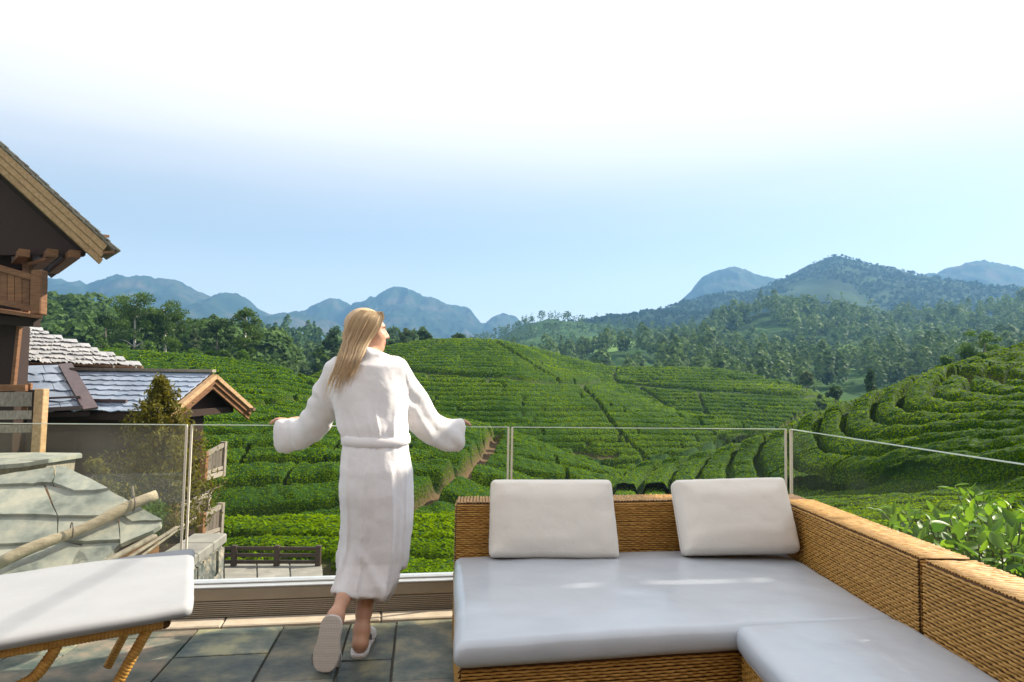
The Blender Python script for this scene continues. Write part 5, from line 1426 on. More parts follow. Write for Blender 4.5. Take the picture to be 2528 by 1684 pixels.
# arms inside the sleeves, hands on the glass edge
shL, elL, wrL = W(850, 920, 3.75), W(790, 1035, 3.88), W(712, 1062, 3.99)
shR, elR, wrR = W(962, 920, 3.75), W(1040, 1035, 3.93), W(1112, 1064, 4.13)
for a, b, c in ((shL, elL, wrL), (shR, elR, wrR)):
    B.cone(neck - Z_ * .06, a, .050, .042, .03); B.cone(a, b, .042, .036, .02); B.cone(b, c, .036, .025, .015)
def hand(wr, along, tipx, flip):
    """four bent fingers over the glass edge and a thumb beside it"""
    along = along / np.linalg.norm(along); side = np.cross(Z_, along) * flip
    kn = wr + along * .072 + Z_ * .010
    B.cone(wr, (wr + kn) / 2 + side * .012, .025, .020, .012); B.cone(wr, (wr + kn) / 2 - side * .014, .025, .020, .012)
    for i, (off, l1, l2, l3) in enumerate(((-.027, .036, .024, .018), (-.009, .042, .028, .019), (.009, .038, .026, .018), (.027, .030, .020, .016))):
        k0 = kn + side * off
        B.cone((wr + kn) / 2 + side * off * .7, k0, .0105, .0095, .006)
        j1 = k0 + along * l1 + Z_ * .004
        j2 = j1 + along * l2 * .88 - Z_ * l2 * .45
        j3 = j2 + along * l3 * .65 - Z_ * l3 * .75
        B.cone(k0, j1, .0095, .0085, .003); B.cone(j1, j2, .0085, .0078, .003); B.cone(j2, j3, .0078, .0066, .003)
    t0 = wr + along * .022 - side * .026 - Z_ * .006; t1 = t0 + along * .034 - side * .016 - Z_ * .014; t2 = t1 + along * .026 - Z_ * .012
    B.cone(t0, t1, .0125, .0100, .008); B.cone(t1, t2, .0100, .0082, .003)
gR = rp(1.485, .008, ZT + .016); gL = rp(0.492, .008, ZT + .016)
wrR2 = np.array([*(gR - E_ * .085)[:2], ZT + .020]); wrL2 = np.array([*(gL + E_ * .085)[:2], ZT + .020])
B.cone(wrR, wrR2, .026, .024, .012); B.cone(wrL, wrL2, .026, .024, .012)
hand(wrR2, E_, None, 1); hand(wrL2, -E_, None, -1)
Vb, Fb = B.mesh(); Vb = relax(Vb, Fb, 1, .35)
loc = np.stack([(Vb - HC) @ Fd, (Vb - HC) @ Sd, (Vb - HC) @ Ud], 1)
lip = np.clip(1.3 - (np.abs(loc[:, 2] + .0555) / .013) ** 2, 0, 1) * (np.abs(loc[:, 1]) < .024) * (loc[:, 0] > .088) * 1.0
person = mk('person', Vb, Fb, M_SKIN, origin=np.array([-.78, 3.4, 0]), smooth=True, attrs={'lip': ('POINT', lip)})
tag(person, 'fair-haired person in a long white bathrobe leaning on the glass railing, seen from behind', 'person')
M_EYE = material('eye_white', (.72, .70, .68), (.8, .78, .76), rough=.2); M_LASH = material('brow_hair', (.20, .12, .06), (.28, .18, .10), rough=.8)
for sgn in (-1, 1):
    bm = bmesh.new(); bmesh.ops.create_uvsphere(bm, u_segments=12, v_segments=8, radius=.011)
    c = hp(.075, .031 * sgn, .008)
    mk('eye', [np.array(v.co) + c for v in bm.verts], [tuple(v.index for v in f.verts) for f in bm.faces], M_EYE, person, smooth=True); bm.free()
    tube('eyelash', [hp(.084, .020 * sgn, .012), hp(.087, .031 * sgn, .0155), hp(.079, .044 * sgn, .011)], .0016, M_LASH, person, n=5)
    tube('eyebrow', [hp(.094, .016 * sgn, .027), hp(.092, .032 * sgn, .033), hp(.078, .048 * sgn, .028)], .0014, M_LASH, person, n=5)

# ---- bathrobe
M_ROBE = material('white_terry', (.76, .735, .74), (.83, .805, .81), scale=9, rough=.95, bump=.2, bump_scale=95, bump_dist=.005, sheen=.1, spec=.1)
RB = Field((-1.42, 3.30, .15), (-.14, 4.34, 1.56), .0074)
lev = np.array([  # py, left, right, depth, half depth
    (866, 893, 940, 3.745, .055), (876, 866, 962, 3.745, .075), (886, 836, 986, 3.745, .098), (905, 816, 1000, 3.735, .120), (960, 816, 1004, 3.715, .130), (1010, 826, 1003, 3.695, .130), (1055, 843, 1004, 3.665, .118),
    (1085, 850, 1006, 3.645, .110), (1112, 846, 1010, 3.635, .122), (1160, 841, 1018, 3.62, .138), (1220, 842, 1016, 3.605, .140), (1300, 850, 1012, 3.595, .134), (1380, 851, 1003, 3.585, .132), (1430, 846, 990, 3.565, .148), (1490, 842, 975, 3.55, .160)])
zl_, cx_, cy_, ra_, rb_ = [], [], [], [], []
for py, a, b, d, hb in lev:
    p, q = W(a, py, d), W(b, py, d)
    zl_.append((p[2] + q[2]) / 2); cx_.append((p[0] + q[0]) / 2); cy_.append(d); ra_.append((q[0] - p[0]) / 2); rb_.append(hb)
o_ = np.argsort(zl_); zl_, cx_, cy_, ra_, rb_ = [np.array(v_)[o_] for v_ in (zl_, cx_, cy_, ra_, rb_)]
sl_, P_ = RB.sub(RB.lo, RB.lo + RB.h * RB.n)
zz = P_[..., 2]
f_ = lambda arr: np.interp(zz, zl_, arr)
qa, qb = (P_[..., 0] - f_(cx_)) / f_(ra_), (P_[..., 1] - f_(cy_)) / f_(rb_)
pw = 2.25
rr = (np.abs(qa) ** pw + np.abs(qb) ** pw) ** (1 / pw)
d_ = (rr - 1) * np.minimum(f_(ra_), f_(rb_))
d_ = np.maximum(d_, zz - zl_[-1])
RB.D[...] = d_.astype(np.float32)
def sleeve(pts):
    pts = [(W(px, py, d), rh, rd) for px, py, d, rh, rd in pts]
    lo = np.min([p for p, _, _ in pts], 0) - .16; hi = np.max([p for p, _, _ in pts], 0) + .16
    sl, P = RB.sub(lo, hi)
    best = np.full(P.shape[:-1], 9.0)
    for si, ((a, ha, da), (b, hb, db)) in enumerate(zip(pts[:-1], pts[1:])):
        last = si == len(pts) - 2
        ab = b - a; L2 = ab @ ab; ax = ab / math.sqrt(L2)
        tt = ((P - a) @ ab) / L2; t = np.clip(tt, 0, 1)
        n = Z_ - ax * (Z_ @ ax); n /= np.linalg.norm(n); s = np.cross(ax, n)
        q = P - a - t[..., None] * ab
        rh, rd = ha + (hb - ha) * t, da + (db - da) * t
        over = np.abs(q @ ax)
        ocap = np.where((t >= 1) & last, .006, .06)
        e = (np.sqrt(((q @ n) / rh) ** 2 + ((q @ s) / rd) ** 2 + (over / ocap) ** 2) - 1) * np.minimum(rh, rd)
        best = np.minimum(best, e)
    RB.blend(sl, best, .035)
sleeve([(838, 912, 3.745, .070, .075), (808, 985, 3.80, .098, .078), (780, 1040, 3.86, .092, .066), (748, 1068, 3.93, .088, .058), (716, 1075, 3.98, .092, .052), (689, 1076, 4.02, .097, .050)])
sleeve([(975, 915, 3.745, .070, .080), (1012, 980, 3.82, .090, .080), (1042, 1034, 3.92, .094, .070), (1066, 1060, 4.00, .092, .062), (1098, 1073, 4.09, .090, .056), (1136, 1076, 4.17, .093, .052)])
RB.cone(W(885, 884, 3.70), W(908, 872, 3.675), .026, .026, .03); RB.cone(W(908, 872, 3.675), W(935, 880, 3.69), .026, .022, .02); RB.cone(W(935, 880, 3.69), W(962, 894, 3.76), .022, .022, .02)
RB.cone(lk, W(854, 1474, 3.45), .090, .070, .06); RB.cone(rk, W(900, 1485, 3.52), .095, .078, .05)
# opening at the neck and the hem line
RB.ell(W(930, 848, 3.775), ((1, 0, 0), (0, 1, 0), (0, 0, 1)), (.075, .070, .060), .01, cut=True)
pxg = project(P_.reshape(-1, 3)).reshape(P_.shape[:-1] + (2,))
hem = np.interp(pxg[..., 0], [820, 835, 870, 935, 962, 978, 986, 1013, 1040], [1462, 1466, 1476, 1478, 1466, 1436, 1404, 1395, 1392])
RB.D[...] = np.maximum(RB.D, ((pxg[..., 1] - hem) * 3.57 / F_PX).astype(np.float32))
Vr, Fr = RB.mesh(); Vr = relax(Vr, Fr, 2, .45)
Nr = vnormals(Vr, Fr)
ppx = project(Vr)
ang = np.arctan2(Vr[:, 1] - np.interp(Vr[:, 2], zl_, cy_), Vr[:, 0] - np.interp(Vr[:, 2], zl_, cx_))
bz = np.interp(1086, lev[:, 0], zl_[::-1])
above = np.clip((Vr[:, 2] - bz) / .30, 0, 1); below = np.clip((bz - Vr[:, 2]) / .55, 0, 1)
tors = (np.abs((Vr[:, 0] - np.interp(Vr[:, 2], zl_, cx_)) / np.interp(Vr[:, 2], zl_, ra_)) < 1.05)
fold = np.zeros(len(Vr))
gath = np.sin(ang * 17 + 5 * vnoise(ang * 3, Vr[:, 2] * 4, 3)) * .0022 * np.exp(-((Vr[:, 2] - bz) / .10) ** 2)
blouse = np.where((Vr[:, 2] > bz) & tors, .006 * np.exp(-((Vr[:, 2] - bz - .055) / .04) ** 2), 0)
uu = (Vr[:, 0] - np.interp(Vr[:, 2], zl_, cx_)) / np.interp(Vr[:, 2], zl_, ra_)
fan = (1 - np.abs(np.sin(uu * (5.5 - 2.0 * above) + 2.2 * fbm(uu * 1.5, Vr[:, 2] * 3, 2, 18) + 1.0))) ** 3 * .010 * np.exp(-((above - .22) / .30) ** 2) * (Vr[:, 2] > bz) * tors
diag = fan + .6 * np.sin((Vr[:, 0] * 34 + Vr[:, 2] * 22) + 4 * fbm(Vr[:, 0] * 5, Vr[:, 2] * 4, 2, 8)) * .0070 * np.sin(np.pi * np.clip(above, 0, 1)) * (above < 1)
skirt = ((1 - np.abs(np.sin(ang * 4.5 + 3.0 * fbm(ang * 1.2, Vr[:, 2] * 1.6, 2, 4)))) ** 2.5 * .016 + np.sin(ang * 6 + 3.5 * fbm(ang * 1.5, Vr[:, 2] * 2.2, 2, 4)) * .004 + np.sin(ang * 13 + 6 * fbm(ang * 2, Vr[:, 2] * 3, 2, 6)) * .0028) * below
kneef = .010 * np.exp(-(((ppx[:, 0] - 905) - (ppx[:, 1] - 1390) * .55) / 14) ** 2) * np.clip((ppx[:, 1] - 1330) / 60, 0, 1)
wr_ = (fbm(Vr[:, 0] * 11 + Vr[:, 1] * 7, Vr[:, 2] * 11, 4, 9) - .5) * .010
slv = np.where(~tors, np.sin(Vr[:, 0] * 60 + Vr[:, 2] * 38 + 5 * fbm(Vr[:, 0] * 8, Vr[:, 2] * 8, 2, 14)) * .0038, 0)
Vr = Vr + Nr * (gath + blouse + diag + skirt + kneef + wr_ + slv)[:, None]
robe = mk('bathrobe', Vr, Fr, M_ROBE, person, smooth=True)
# belt
ring_n = 72
bv = []
for k, pyb in enumerate((1099, 1097, 1086, 1076, 1074)):
    zq = np.interp(pyb, lev[:, 0], zl_[::-1]); ex = (.006, .0125, .014, .0125, .006)[k]
    for i in range(ring_n):
        a = 2 * math.pi * i / ring_n
        cs, sn = math.cos(a), math.sin(a)
        den = (abs(cs) ** pw + abs(sn) ** pw) ** (1 / pw)
        zoff = .006 * math.sin(a * 2 + 1) + .010 * cs * .6
        bv.append((np.interp(zq, zl_, cx_) + cs / den * (np.interp(bz, zl_, ra_) + ex), np.interp(zq, zl_, cy_) + sn / den * (np.interp(bz, zl_, rb_) + ex), zq + zoff))
bf = [(k * ring_n + i, k * ring_n + (i + 1) % ring_n, (k + 1) * ring_n + (i + 1) % ring_n, (k + 1) * ring_n + i) for k in range(4) for i in range(ring_n)]
mk('belt', bv, bf, M_ROBE, robe, smooth=True, recalc=True)

# ---- slippers
M_SLIP = material('white_slipper', (.74, .72, .72), (.80, .79, .79), scale=12, rough=.85, bump=.2, bump_scale=200, bump_dist=.002)
def sole_mat():
    m, N, L = _nodes('slipper_sole')
    out = N.new('ShaderNodeOutputMaterial'); b = N.new('ShaderNodeBsdfPrincipled'); L.new(b.outputs[0], out.inputs[0])
    b.inputs['Roughness'].default_value = .8; b.inputs['Base Color'].default_value = (.60, .54, .48, 1)
    g = N.new('ShaderNodeTexCoord'); v = N.new('ShaderNodeTexVoronoi'); v.inputs['Scale'].default_value = 150; v.inputs['Randomness'].default_value = .1
    L.new(g.outputs['Object'], v.inputs['Vector'])
    bp = N.new('ShaderNodeBump'); bp.inputs['Strength'].default_value = .8; bp.inputs['Distance'].default_value = .003
    L.new(v.outputs['Distance'], bp.inputs['Height']); L.new(bp.outputs[0], b.inputs['Normal'])
    return m
M_SOLE = sole_mat()
def slipper(toe, heel, up, w, label=None):
    toe, heel, up = [np.asarray(v_, float) for v_ in (toe, heel, up)]
    ln = heel - toe; L_ = np.linalg.norm(ln); ln /= L_
    sd = np.cross(ln, up); sd /= np.linalg.norm(sd); up = np.cross(sd, ln)
    out_ = []
    for k in range(40):
        a = 2 * math.pi * k / 40
        t = .5 - .5 * math.cos(a); s = math.copysign(abs(math.sin(a)) ** .62, math.sin(a))
        wid = w * (.98 - .20 * math.exp(-((t - .58) / .2) ** 2) - .08 * t)
        out_.append(toe + ln * L_ * t + sd * s * wid)
    def plate(z0, z1, grow):
        c = sum(out_) / len(out_)
        lo = [c + (p - c) * grow + up * z0 for p in out_]; hi = [c + (p - c) * grow + up * z1 for p in out_]
        n = len(out_)
        return lo + hi, [tuple(range(n))[::-1], tuple(range(n, 2 * n))] + [(i, (i + 1) % n, (i + 1) % n + n, i + n) for i in range(n)]
    V, Fq = plate(.005, .022, 1.0)
    o = mk('slipper', V, Fq, M_SLIP, person, bevel=.004, recalc=True, segs=2)
    V, Fq = plate(-.001, .0048, .985)
    mk('sole', V, Fq, M_SOLE, o, bevel=.002, recalc=True)
    g1 = []
    for i in range(7):                                     # band over the toes
        t = .10 + .33 * i / 6
        for k in range(13):
            a = math.pi * k / 12
            wid = w * (1.0 - .12 * (t - .1)) * (.72 + .28 * math.sin(math.pi * min(1, t * 2.2)))
            g1.append(toe + ln * L_ * t + sd * math.cos(a) * wid * 1.02 + up * (.018 + math.sin(a) ** .7 * (.030 + .075 * t)))
    f1 = [(i * 13 + k, i * 13 + k + 1, (i + 1) * 13 + k + 1, (i + 1) * 13 + k) for i in range(6) for k in range(12)]
    mk('slipper_band', g1, f1, M_SLIP, o, smooth=True)
slipper((rt[0] + .005, 3.72, .0), (rhl[0] - .002, 3.385, .0), (0, 0, 1), .056)
tz, hz = W(801, 1636, 3.235), W(822, 1528, 3.27)
slipper(np.array([tz[0], 3.215, .004]), np.array([hz[0], 3.262, .236]), (0, 1, -.18), .066)

# ---- hair
def hair_mat():
    m, N, L = _nodes('blonde_hair')
    out = N.new('ShaderNodeOutputMaterial')
    a = N.new('ShaderNodeAttribute'); a.attribute_name = 'rnd'
    cr = N.new('ShaderNodeValToRGB'); cr.color_ramp.elements[0].color = (.36, .235, .12, 1); cr.color_ramp.elements[1].color = (.90, .74, .50, 1)
    e = cr.color_ramp.elements.new(.45); e.color = (.76, .58, .36, 1)
    L.new(a.outputs['Fac'], cr.inputs[0])
    b = N.new('ShaderNodeBsdfPrincipled'); b.inputs['Roughness'].default_value = .42; b.inputs['Specular IOR Level'].default_value = .6
    L.new(cr.outputs[0], b.inputs['Base Color'])
    t = N.new('ShaderNodeBsdfTranslucent'); L.new(cr.outputs[0], t.inputs['Color'])
    ms = N.new('ShaderNodeMixShader'); ms.inputs[0].default_value = .35
    L.new(b.outputs[0], ms.inputs[1]); L.new(t.outputs[0], ms.inputs[2]); L.new(ms.outputs[0], out.inputs[0])
    return m
M_HAIR = hair_mat()
HF = Field(HC - .2, HC + .2, .006)
HF.ell(hp(-.020, 0, .033), AX, (.104, .088, .092), .01)
HF.ell(hp(-.045, 0, -.03), AX, (.070, .080, .080), .03)
HF.ell(hp(.092, 0, -.020), AX, (.080, .13, .078), .02, cut=True)
HF.ell(hp(.055, 0, -.11), AX, (.08, .12, .06), .02, cut=True)
Vh, Fh = HF.mesh(); Vh = relax(Vh, Fh, 2, .5)
gh = np.random.default_rng(55)
hair = mk('hair', Vh, Fh, M_HAIR, person, smooth=True, attrs={'rnd': ('FACE', np.clip(.32 + .25 * vnoise(project(Vh[Fh[:, 0]])[:, 0] * .25, project(Vh[Fh[:, 0]])[:, 1] * .02, 5), 0, 1))})
LC = np.array([(892, 766), (868, 784), (852, 822), (838, 868), (826, 905), (808, 950), (792, 1005)], float)
RC = np.array([(944, 770), (946, 788), (926, 826), (902, 864), (886, 900), (870, 942), (858, 990)], float)
LCs, RCs = smooth_path(np.column_stack([LC, np.zeros(7)]), 8)[:, :2], smooth_path(np.column_stack([RC, np.zeros(7)]), 8)[:, :2]
m_ = len(LCs)
def cap_depth(px, py):
    """depth of the hair cap's near side along the pixel's ray, else nan"""
    best = np.nan
    for c, r in ((hp(-.020, 0, .033), (.106, .091, .094)), (hp(-.045, 0, -.03), (.073, .083, .083))):
        v = ray(px, py); v = v / np.linalg.norm(v)
        q0 = np.array([(EYE - c) @ a for a in AX]) / r; qv = np.array([v @ a for a in AX]) / r
        A_, B_, C_ = qv @ qv, 2 * q0 @ qv, q0 @ q0 - 1
        dsc = B_ * B_ - 4 * A_ * C_
        if dsc > 0:
            y = (EYE + v * (-B_ - math.sqrt(dsc)) / (2 * A_))[1]
            best = y if np.isnan(best) else min(best, y)
    return best
HV_, HF_, HR_, base_i = [], [], [], 0
for s_ in range(1700):
    v = gh.random()
    clump = math.floor(v * 26) / 26
    vv0 = np.clip(v + .01 * gh.normal(), -.02, 1.02); vv1 = np.clip(v * .30 + (clump + .019) * .70 + .030 * gh.normal(), -.06, 1.04)
    end = int(m_ * np.clip(gh.normal(.71 - .06 * (v > .6) + .055 * math.sin(clump * 40), .095), .42, .99)); st = int(m_ * max(0, gh.normal(.0, .05)))
    pts = []
    wv = gh.uniform(0, 6.28)
    lift_ = abs(gh.normal(0, .004)); fly = s_ % 28 == 0; fo = gh.normal(0, 7) if fly else 0
    for i in range(st, end, 2):
        t = i / (m_ - 1)
        w = vv0 + (vv1 - vv0) * t
        pxy = LCs[i] * (1 - w) + RCs[i] * w + np.array([1.6 * math.sin(9 * t + wv) * t + fo * t * t, 0])
        dc = cap_depth(*pxy)
        db = 3.668 - .075 * np.clip((pxy[1] - 800) / 110, 0, 1)
        d = db if np.isnan(dc) else min(dc, 9)
        if not np.isnan(dc): d = d + (db - d) * sstep(835, 880, pxy[1])
        elif pxy[1] < 830: d = hp(-.02, 0, .03)[1] - .02
        pts.append(W(pxy[0], pxy[1], d - .002 - lift_))
    if len(pts) < 4: continue
    P = np.array(pts); n = len(P)
    P[:, 1] = np.convolve(np.pad(P[:, 1], 2, 'edge'), np.ones(5) / 5, 'valid')
    T = np.gradient(P, axis=0); T /= np.linalg.norm(T, axis=1)[:, None]
    sd = np.cross(T, np.array([.15, -1, .1])); sd /= np.linalg.norm(sd, axis=1)[:, None]
    wd = .0016 * (.5 + gh.random()) * np.linspace(1, .35, n)[:, None]
    HV_.append(np.stack([P - sd * wd, P + np.array([0, -.0008, 0]), P + sd * wd], 1).reshape(-1, 3))
    k = (np.arange(n - 1)[:, None] * 3 + np.arange(2)[None]).ravel() + base_i
    HF_.append(np.stack([k, k + 3, k + 4, k + 1], 1)); base_i += n * 3
    HR_.append(np.full(len(k), np.clip(.15 + .75 * gh.random() + .3 * (_hash(np.array([int(clump * 26)]), np.array([3]))[0] - .5), 0, 1)))
mk('hair_strands', np.concatenate(HV_), np.concatenate(HF_), M_HAIR, hair, smooth=True, attrs={'rnd': ('FACE', np.concatenate(HR_))}, kind='stuff')
# the body of the hair behind the strands
cv = []
for off in (0.012, .032):
    for i in range(0, m_ - 24):
        for w in np.linspace(.04, .96, 12):
            t = i / (m_ - 1)
            sh_ = .5 + (w - .5) * (1 - .75 * max(0, t - .4) / .4)
            pxy = LCs[i] * (1 - sh_) + RCs[i] * sh_
            dc = cap_depth(*pxy); db = 3.672 - .075 * np.clip((pxy[1] - 800) / 110, 0, 1)
            d = db if np.isnan(dc) else dc + (db - dc) * sstep(835, 880, pxy[1])
            if np.isnan(dc) and pxy[1] < 830: d = hp(-.02, 0, .03)[1]
            cv.append(W(pxy[0], pxy[1], d + off * min(1, .2 + (1 - t) * 1.5)))
cv = np.array(cv); mm = m_ - 24
f0 = grid_faces(mm, 12); f1 = f0[:, ::-1] + mm * 12
rim = [i * 12 for i in range(mm)] + [(mm - 1) * 12 + k for k in range(1, 12)] + [i * 12 + 11 for i in range(mm - 2, -1, -1)] + [k for k in range(10, 0, -1)]
f2 = np.array([(rim[i], rim[(i + 1) % len(rim)], rim[(i + 1) % len(rim)] + mm * 12, rim[i] + mm * 12) for i in range(len(rim))])
FF_ = np.concatenate([f0, f1, f2])
mk('hair_length', cv, FF_, M_HAIR, hair, smooth=True, recalc=True, attrs={'rnd': ('FACE', .22 + .3 * vnoise(FF_[:, 0] % 12 * 1.7, FF_[:, 0] // 12 * .1, 4))})
# ------------------------------------------------------------------ individual trees and shrubs
M_BARK = material('bark_grey', (0.10, 0.08, 0.06), (0.24, 0.20, 0.16), scale=3, rough=0.9, stretch=(1, 1, .3))
M_BARK_W = material('bark_pale', (0.42, 0.38, 0.32), (0.60, 0.56, 0.48), scale=2, rough=0.8)
M_TREE = foliage('tree_leaf', (0.016, 0.046, 0.010), (0.10, 0.17, 0.030), trans=0.28, gloss=0.15, rough=0.6)
M_TREE_D = foliage('tree_leaf_dark', (0.010, 0.030, 0.010), (0.055, 0.105, 0.026), trans=0.22, gloss=0.15, rough=0.6)
M_TREE_P = foliage('tree_leaf_pale', (0.035, 0.065, 0.03), (0.12, 0.17, 0.065), trans=0.28, gloss=0.1, rough=0.6)
M_SHRUB = foliage('shrub_leaf', (0.022, 0.062, 0.010), (0.10, 0.19, 0.022), trans=0.32, gloss=0.15, rough=0.55)
M_CONIFER = foliage('conifer_needles', (0.030, 0.042, 0.008), (0.17, 0.15, 0.025), trans=0.3, gloss=0.15, rough=0.6)
def leaves_at(C, s, g, flat=0.5, droop=0.0):
    n = len(C)
    N3 = g.normal(size=(n, 3)) + np.array([0, 0, flat]); N3 /= np.linalg.norm(N3, axis=1)[:, None]
    a = np.cross(N3, g.normal(size=(n, 3))); a /= np.linalg.norm(a, axis=1)[:, None]
    b = np.cross(N3, a); s = np.asarray(s)[:, None]
    a[:, 2] -= droop
    V = np.stack([C - a * s, C + b * s * .5, C + a * s, C - b * s * .5], 1).reshape(-1, 3)
    return V, np.arange(4 * n).reshape(n, 4)
def tree(name, label, px, py_base, py_top, wpx, d, style, nleaf, mat, seed, group=None, cat='tree', trunk=None, leaf_px=1.5, crown0=0.3, lean=0.0):
    """trunk, limbs and a crown of leaf clumps with gaps between them"""
    g = np.random.default_rng(seed)
    base, top = at(px, py_base, d), at(px + lean, py_top, d)
    base = base + (top - base) * 0.0
    H = top[2] - base[2]; Wd = wpx * d / F_PX
    base[2] -= 0.3
    o = empty(name, base, label, cat, group)
    ax = lambda t: base + (top - base) * t + np.array([math.sin(t * 3 + seed) * .02 * H, 0, 0])
    tr = [ax(t) for t in np.linspace(0, .82, 7)]
    r0 = max(H * .022, .05)
    mk('trunk', *tube_vf(tr, np.linspace(r0, r0 * .35, 7), 7), trunk or M_BARK, o, smooth=True)
    # clump centres
    cl = []
    if style == 'umbrella':
        for k in range(30):
            a = g.uniform(0, 2 * math.pi); t = crown0 + (1 - crown0) * g.random() ** .7
            rr = Wd / 2 * (0.95 - .75 * abs(t - .62) ** 1.1 * 1.2) * math.sqrt(g.random())
            cl.append((ax(t * .94) * [0, 0, 1] + np.array([base[0] + lean * t * d / F_PX + math.cos(a) * rr, base[1] + math.sin(a) * rr, 0]), Wd * g.uniform(.12, .22), .62))
    elif style == 'column':
        for k in range(16):
            t = crown0 + (1 - crown0) * (k + .5) / 16
            w = Wd / 2 * (1.0 - .5 * ((t - .45) / .55) ** 2)
            a = g.uniform(0, 6.28)
            cl.append((ax(t * .97) + np.array([math.cos(a), math.sin(a), 0]) * w * .35, w * g.uniform(.6, .85), 1.2))
    else:                                                   # round
        for k in range(18):
            a = g.uniform(0, 6.28); t = crown0 + (1 - crown0) * g.random()
            rr = Wd / 2 * math.sqrt(max(.05, 1 - ((t - crown0) / (1 - crown0) * 2 - .9) ** 2)) * math.sqrt(g.random()) * .8
            cl.append((ax(t * .93) + np.array([math.cos(a), math.sin(a), 0]) * rr, Wd * g.uniform(.12, .21), .85))
    for k, (c, r, f) in enumerate(cl[:9]):                  # limbs
        t = max(.25, min(.8, (c[2] - base[2]) / H - .12))
        p = ax(t); m_ = (p + c) / 2 + Z_ * .04 * H
        mk('limb', *tube_vf(smooth_path([p, m_, c], 3), np.linspace(r0 * .35, r0 * .10, 7), 5), trunk or M_BARK, o, smooth=True)
    wts = np.array([r ** 2 for _, r, _ in cl]); wts /= wts.sum()
    idx = g.choice(len(cl), nleaf, p=wts)
    cc = np.array([c for c, _, _ in cl])[idx]; rr = np.array([r for _, r, _ in cl])[idx]; ff = np.array([f for _, _, f in cl])[idx]
    dv = g.normal(size=(nleaf, 3)); dv /= np.linalg.norm(dv, axis=1)[:, None]
    dv *= (g.random(nleaf) ** .4)[:, None]
    C = cc + dv * rr[:, None] * np.stack([np.ones(nleaf), np.ones(nleaf), ff], 1)
    s = leaf_px * d / 718. * (.6 + .8 * g.random(nleaf))
    V, Fc = leaves_at(C, s * .8, g, droop=.2)
    tone = g.random(len(cl))[idx]
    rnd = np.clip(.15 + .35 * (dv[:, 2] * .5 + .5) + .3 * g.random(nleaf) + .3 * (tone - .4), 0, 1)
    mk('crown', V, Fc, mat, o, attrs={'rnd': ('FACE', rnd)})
    return o
TG = 'trees along the left skyline'
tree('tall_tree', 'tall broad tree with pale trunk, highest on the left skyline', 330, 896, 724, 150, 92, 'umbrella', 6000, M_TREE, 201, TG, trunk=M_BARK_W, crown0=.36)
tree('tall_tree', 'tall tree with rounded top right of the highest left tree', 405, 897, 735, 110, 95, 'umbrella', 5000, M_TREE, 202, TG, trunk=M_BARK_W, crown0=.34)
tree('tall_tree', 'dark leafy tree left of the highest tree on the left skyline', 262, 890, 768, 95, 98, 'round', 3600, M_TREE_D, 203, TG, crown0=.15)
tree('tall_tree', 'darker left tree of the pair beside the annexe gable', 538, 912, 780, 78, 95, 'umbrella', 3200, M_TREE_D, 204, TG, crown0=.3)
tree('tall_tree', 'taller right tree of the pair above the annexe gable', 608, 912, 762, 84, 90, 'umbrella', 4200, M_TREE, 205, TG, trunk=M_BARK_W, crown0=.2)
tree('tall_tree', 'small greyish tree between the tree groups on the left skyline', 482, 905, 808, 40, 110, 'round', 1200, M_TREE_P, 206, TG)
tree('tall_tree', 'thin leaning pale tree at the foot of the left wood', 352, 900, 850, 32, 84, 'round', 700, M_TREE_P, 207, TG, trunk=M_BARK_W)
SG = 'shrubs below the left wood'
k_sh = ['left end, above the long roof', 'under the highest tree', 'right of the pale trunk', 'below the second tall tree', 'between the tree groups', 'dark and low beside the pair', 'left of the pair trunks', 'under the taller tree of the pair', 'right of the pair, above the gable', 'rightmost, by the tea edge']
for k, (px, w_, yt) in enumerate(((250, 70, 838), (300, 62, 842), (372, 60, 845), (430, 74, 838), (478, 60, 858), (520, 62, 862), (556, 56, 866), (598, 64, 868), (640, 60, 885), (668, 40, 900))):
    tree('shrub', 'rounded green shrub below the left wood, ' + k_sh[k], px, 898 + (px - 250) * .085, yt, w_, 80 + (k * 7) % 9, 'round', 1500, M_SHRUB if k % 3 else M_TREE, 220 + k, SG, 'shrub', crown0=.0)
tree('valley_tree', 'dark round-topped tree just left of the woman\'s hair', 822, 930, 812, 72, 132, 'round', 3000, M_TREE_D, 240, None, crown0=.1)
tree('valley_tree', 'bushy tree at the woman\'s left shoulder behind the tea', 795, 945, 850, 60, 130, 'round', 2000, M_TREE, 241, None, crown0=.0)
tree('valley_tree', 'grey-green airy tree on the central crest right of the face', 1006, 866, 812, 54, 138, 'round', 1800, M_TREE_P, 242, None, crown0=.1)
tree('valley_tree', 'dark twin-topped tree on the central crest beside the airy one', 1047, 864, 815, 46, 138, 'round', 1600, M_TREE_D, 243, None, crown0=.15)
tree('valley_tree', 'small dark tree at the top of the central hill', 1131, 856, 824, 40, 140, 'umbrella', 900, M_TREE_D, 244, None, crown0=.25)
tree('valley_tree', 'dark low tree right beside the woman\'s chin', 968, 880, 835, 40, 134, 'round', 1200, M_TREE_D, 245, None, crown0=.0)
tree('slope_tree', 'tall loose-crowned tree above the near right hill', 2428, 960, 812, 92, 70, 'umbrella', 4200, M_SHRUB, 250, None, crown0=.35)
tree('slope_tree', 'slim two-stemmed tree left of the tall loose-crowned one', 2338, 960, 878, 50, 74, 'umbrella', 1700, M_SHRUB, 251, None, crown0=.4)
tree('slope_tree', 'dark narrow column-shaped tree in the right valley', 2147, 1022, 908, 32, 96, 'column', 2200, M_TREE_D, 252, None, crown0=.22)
tree('slope_tree', 'dark dome-shaped tree left of the column-shaped tree', 2062, 1012, 948, 48, 100, 'round', 1800, M_TREE_D, 253, None, crown0=.05)
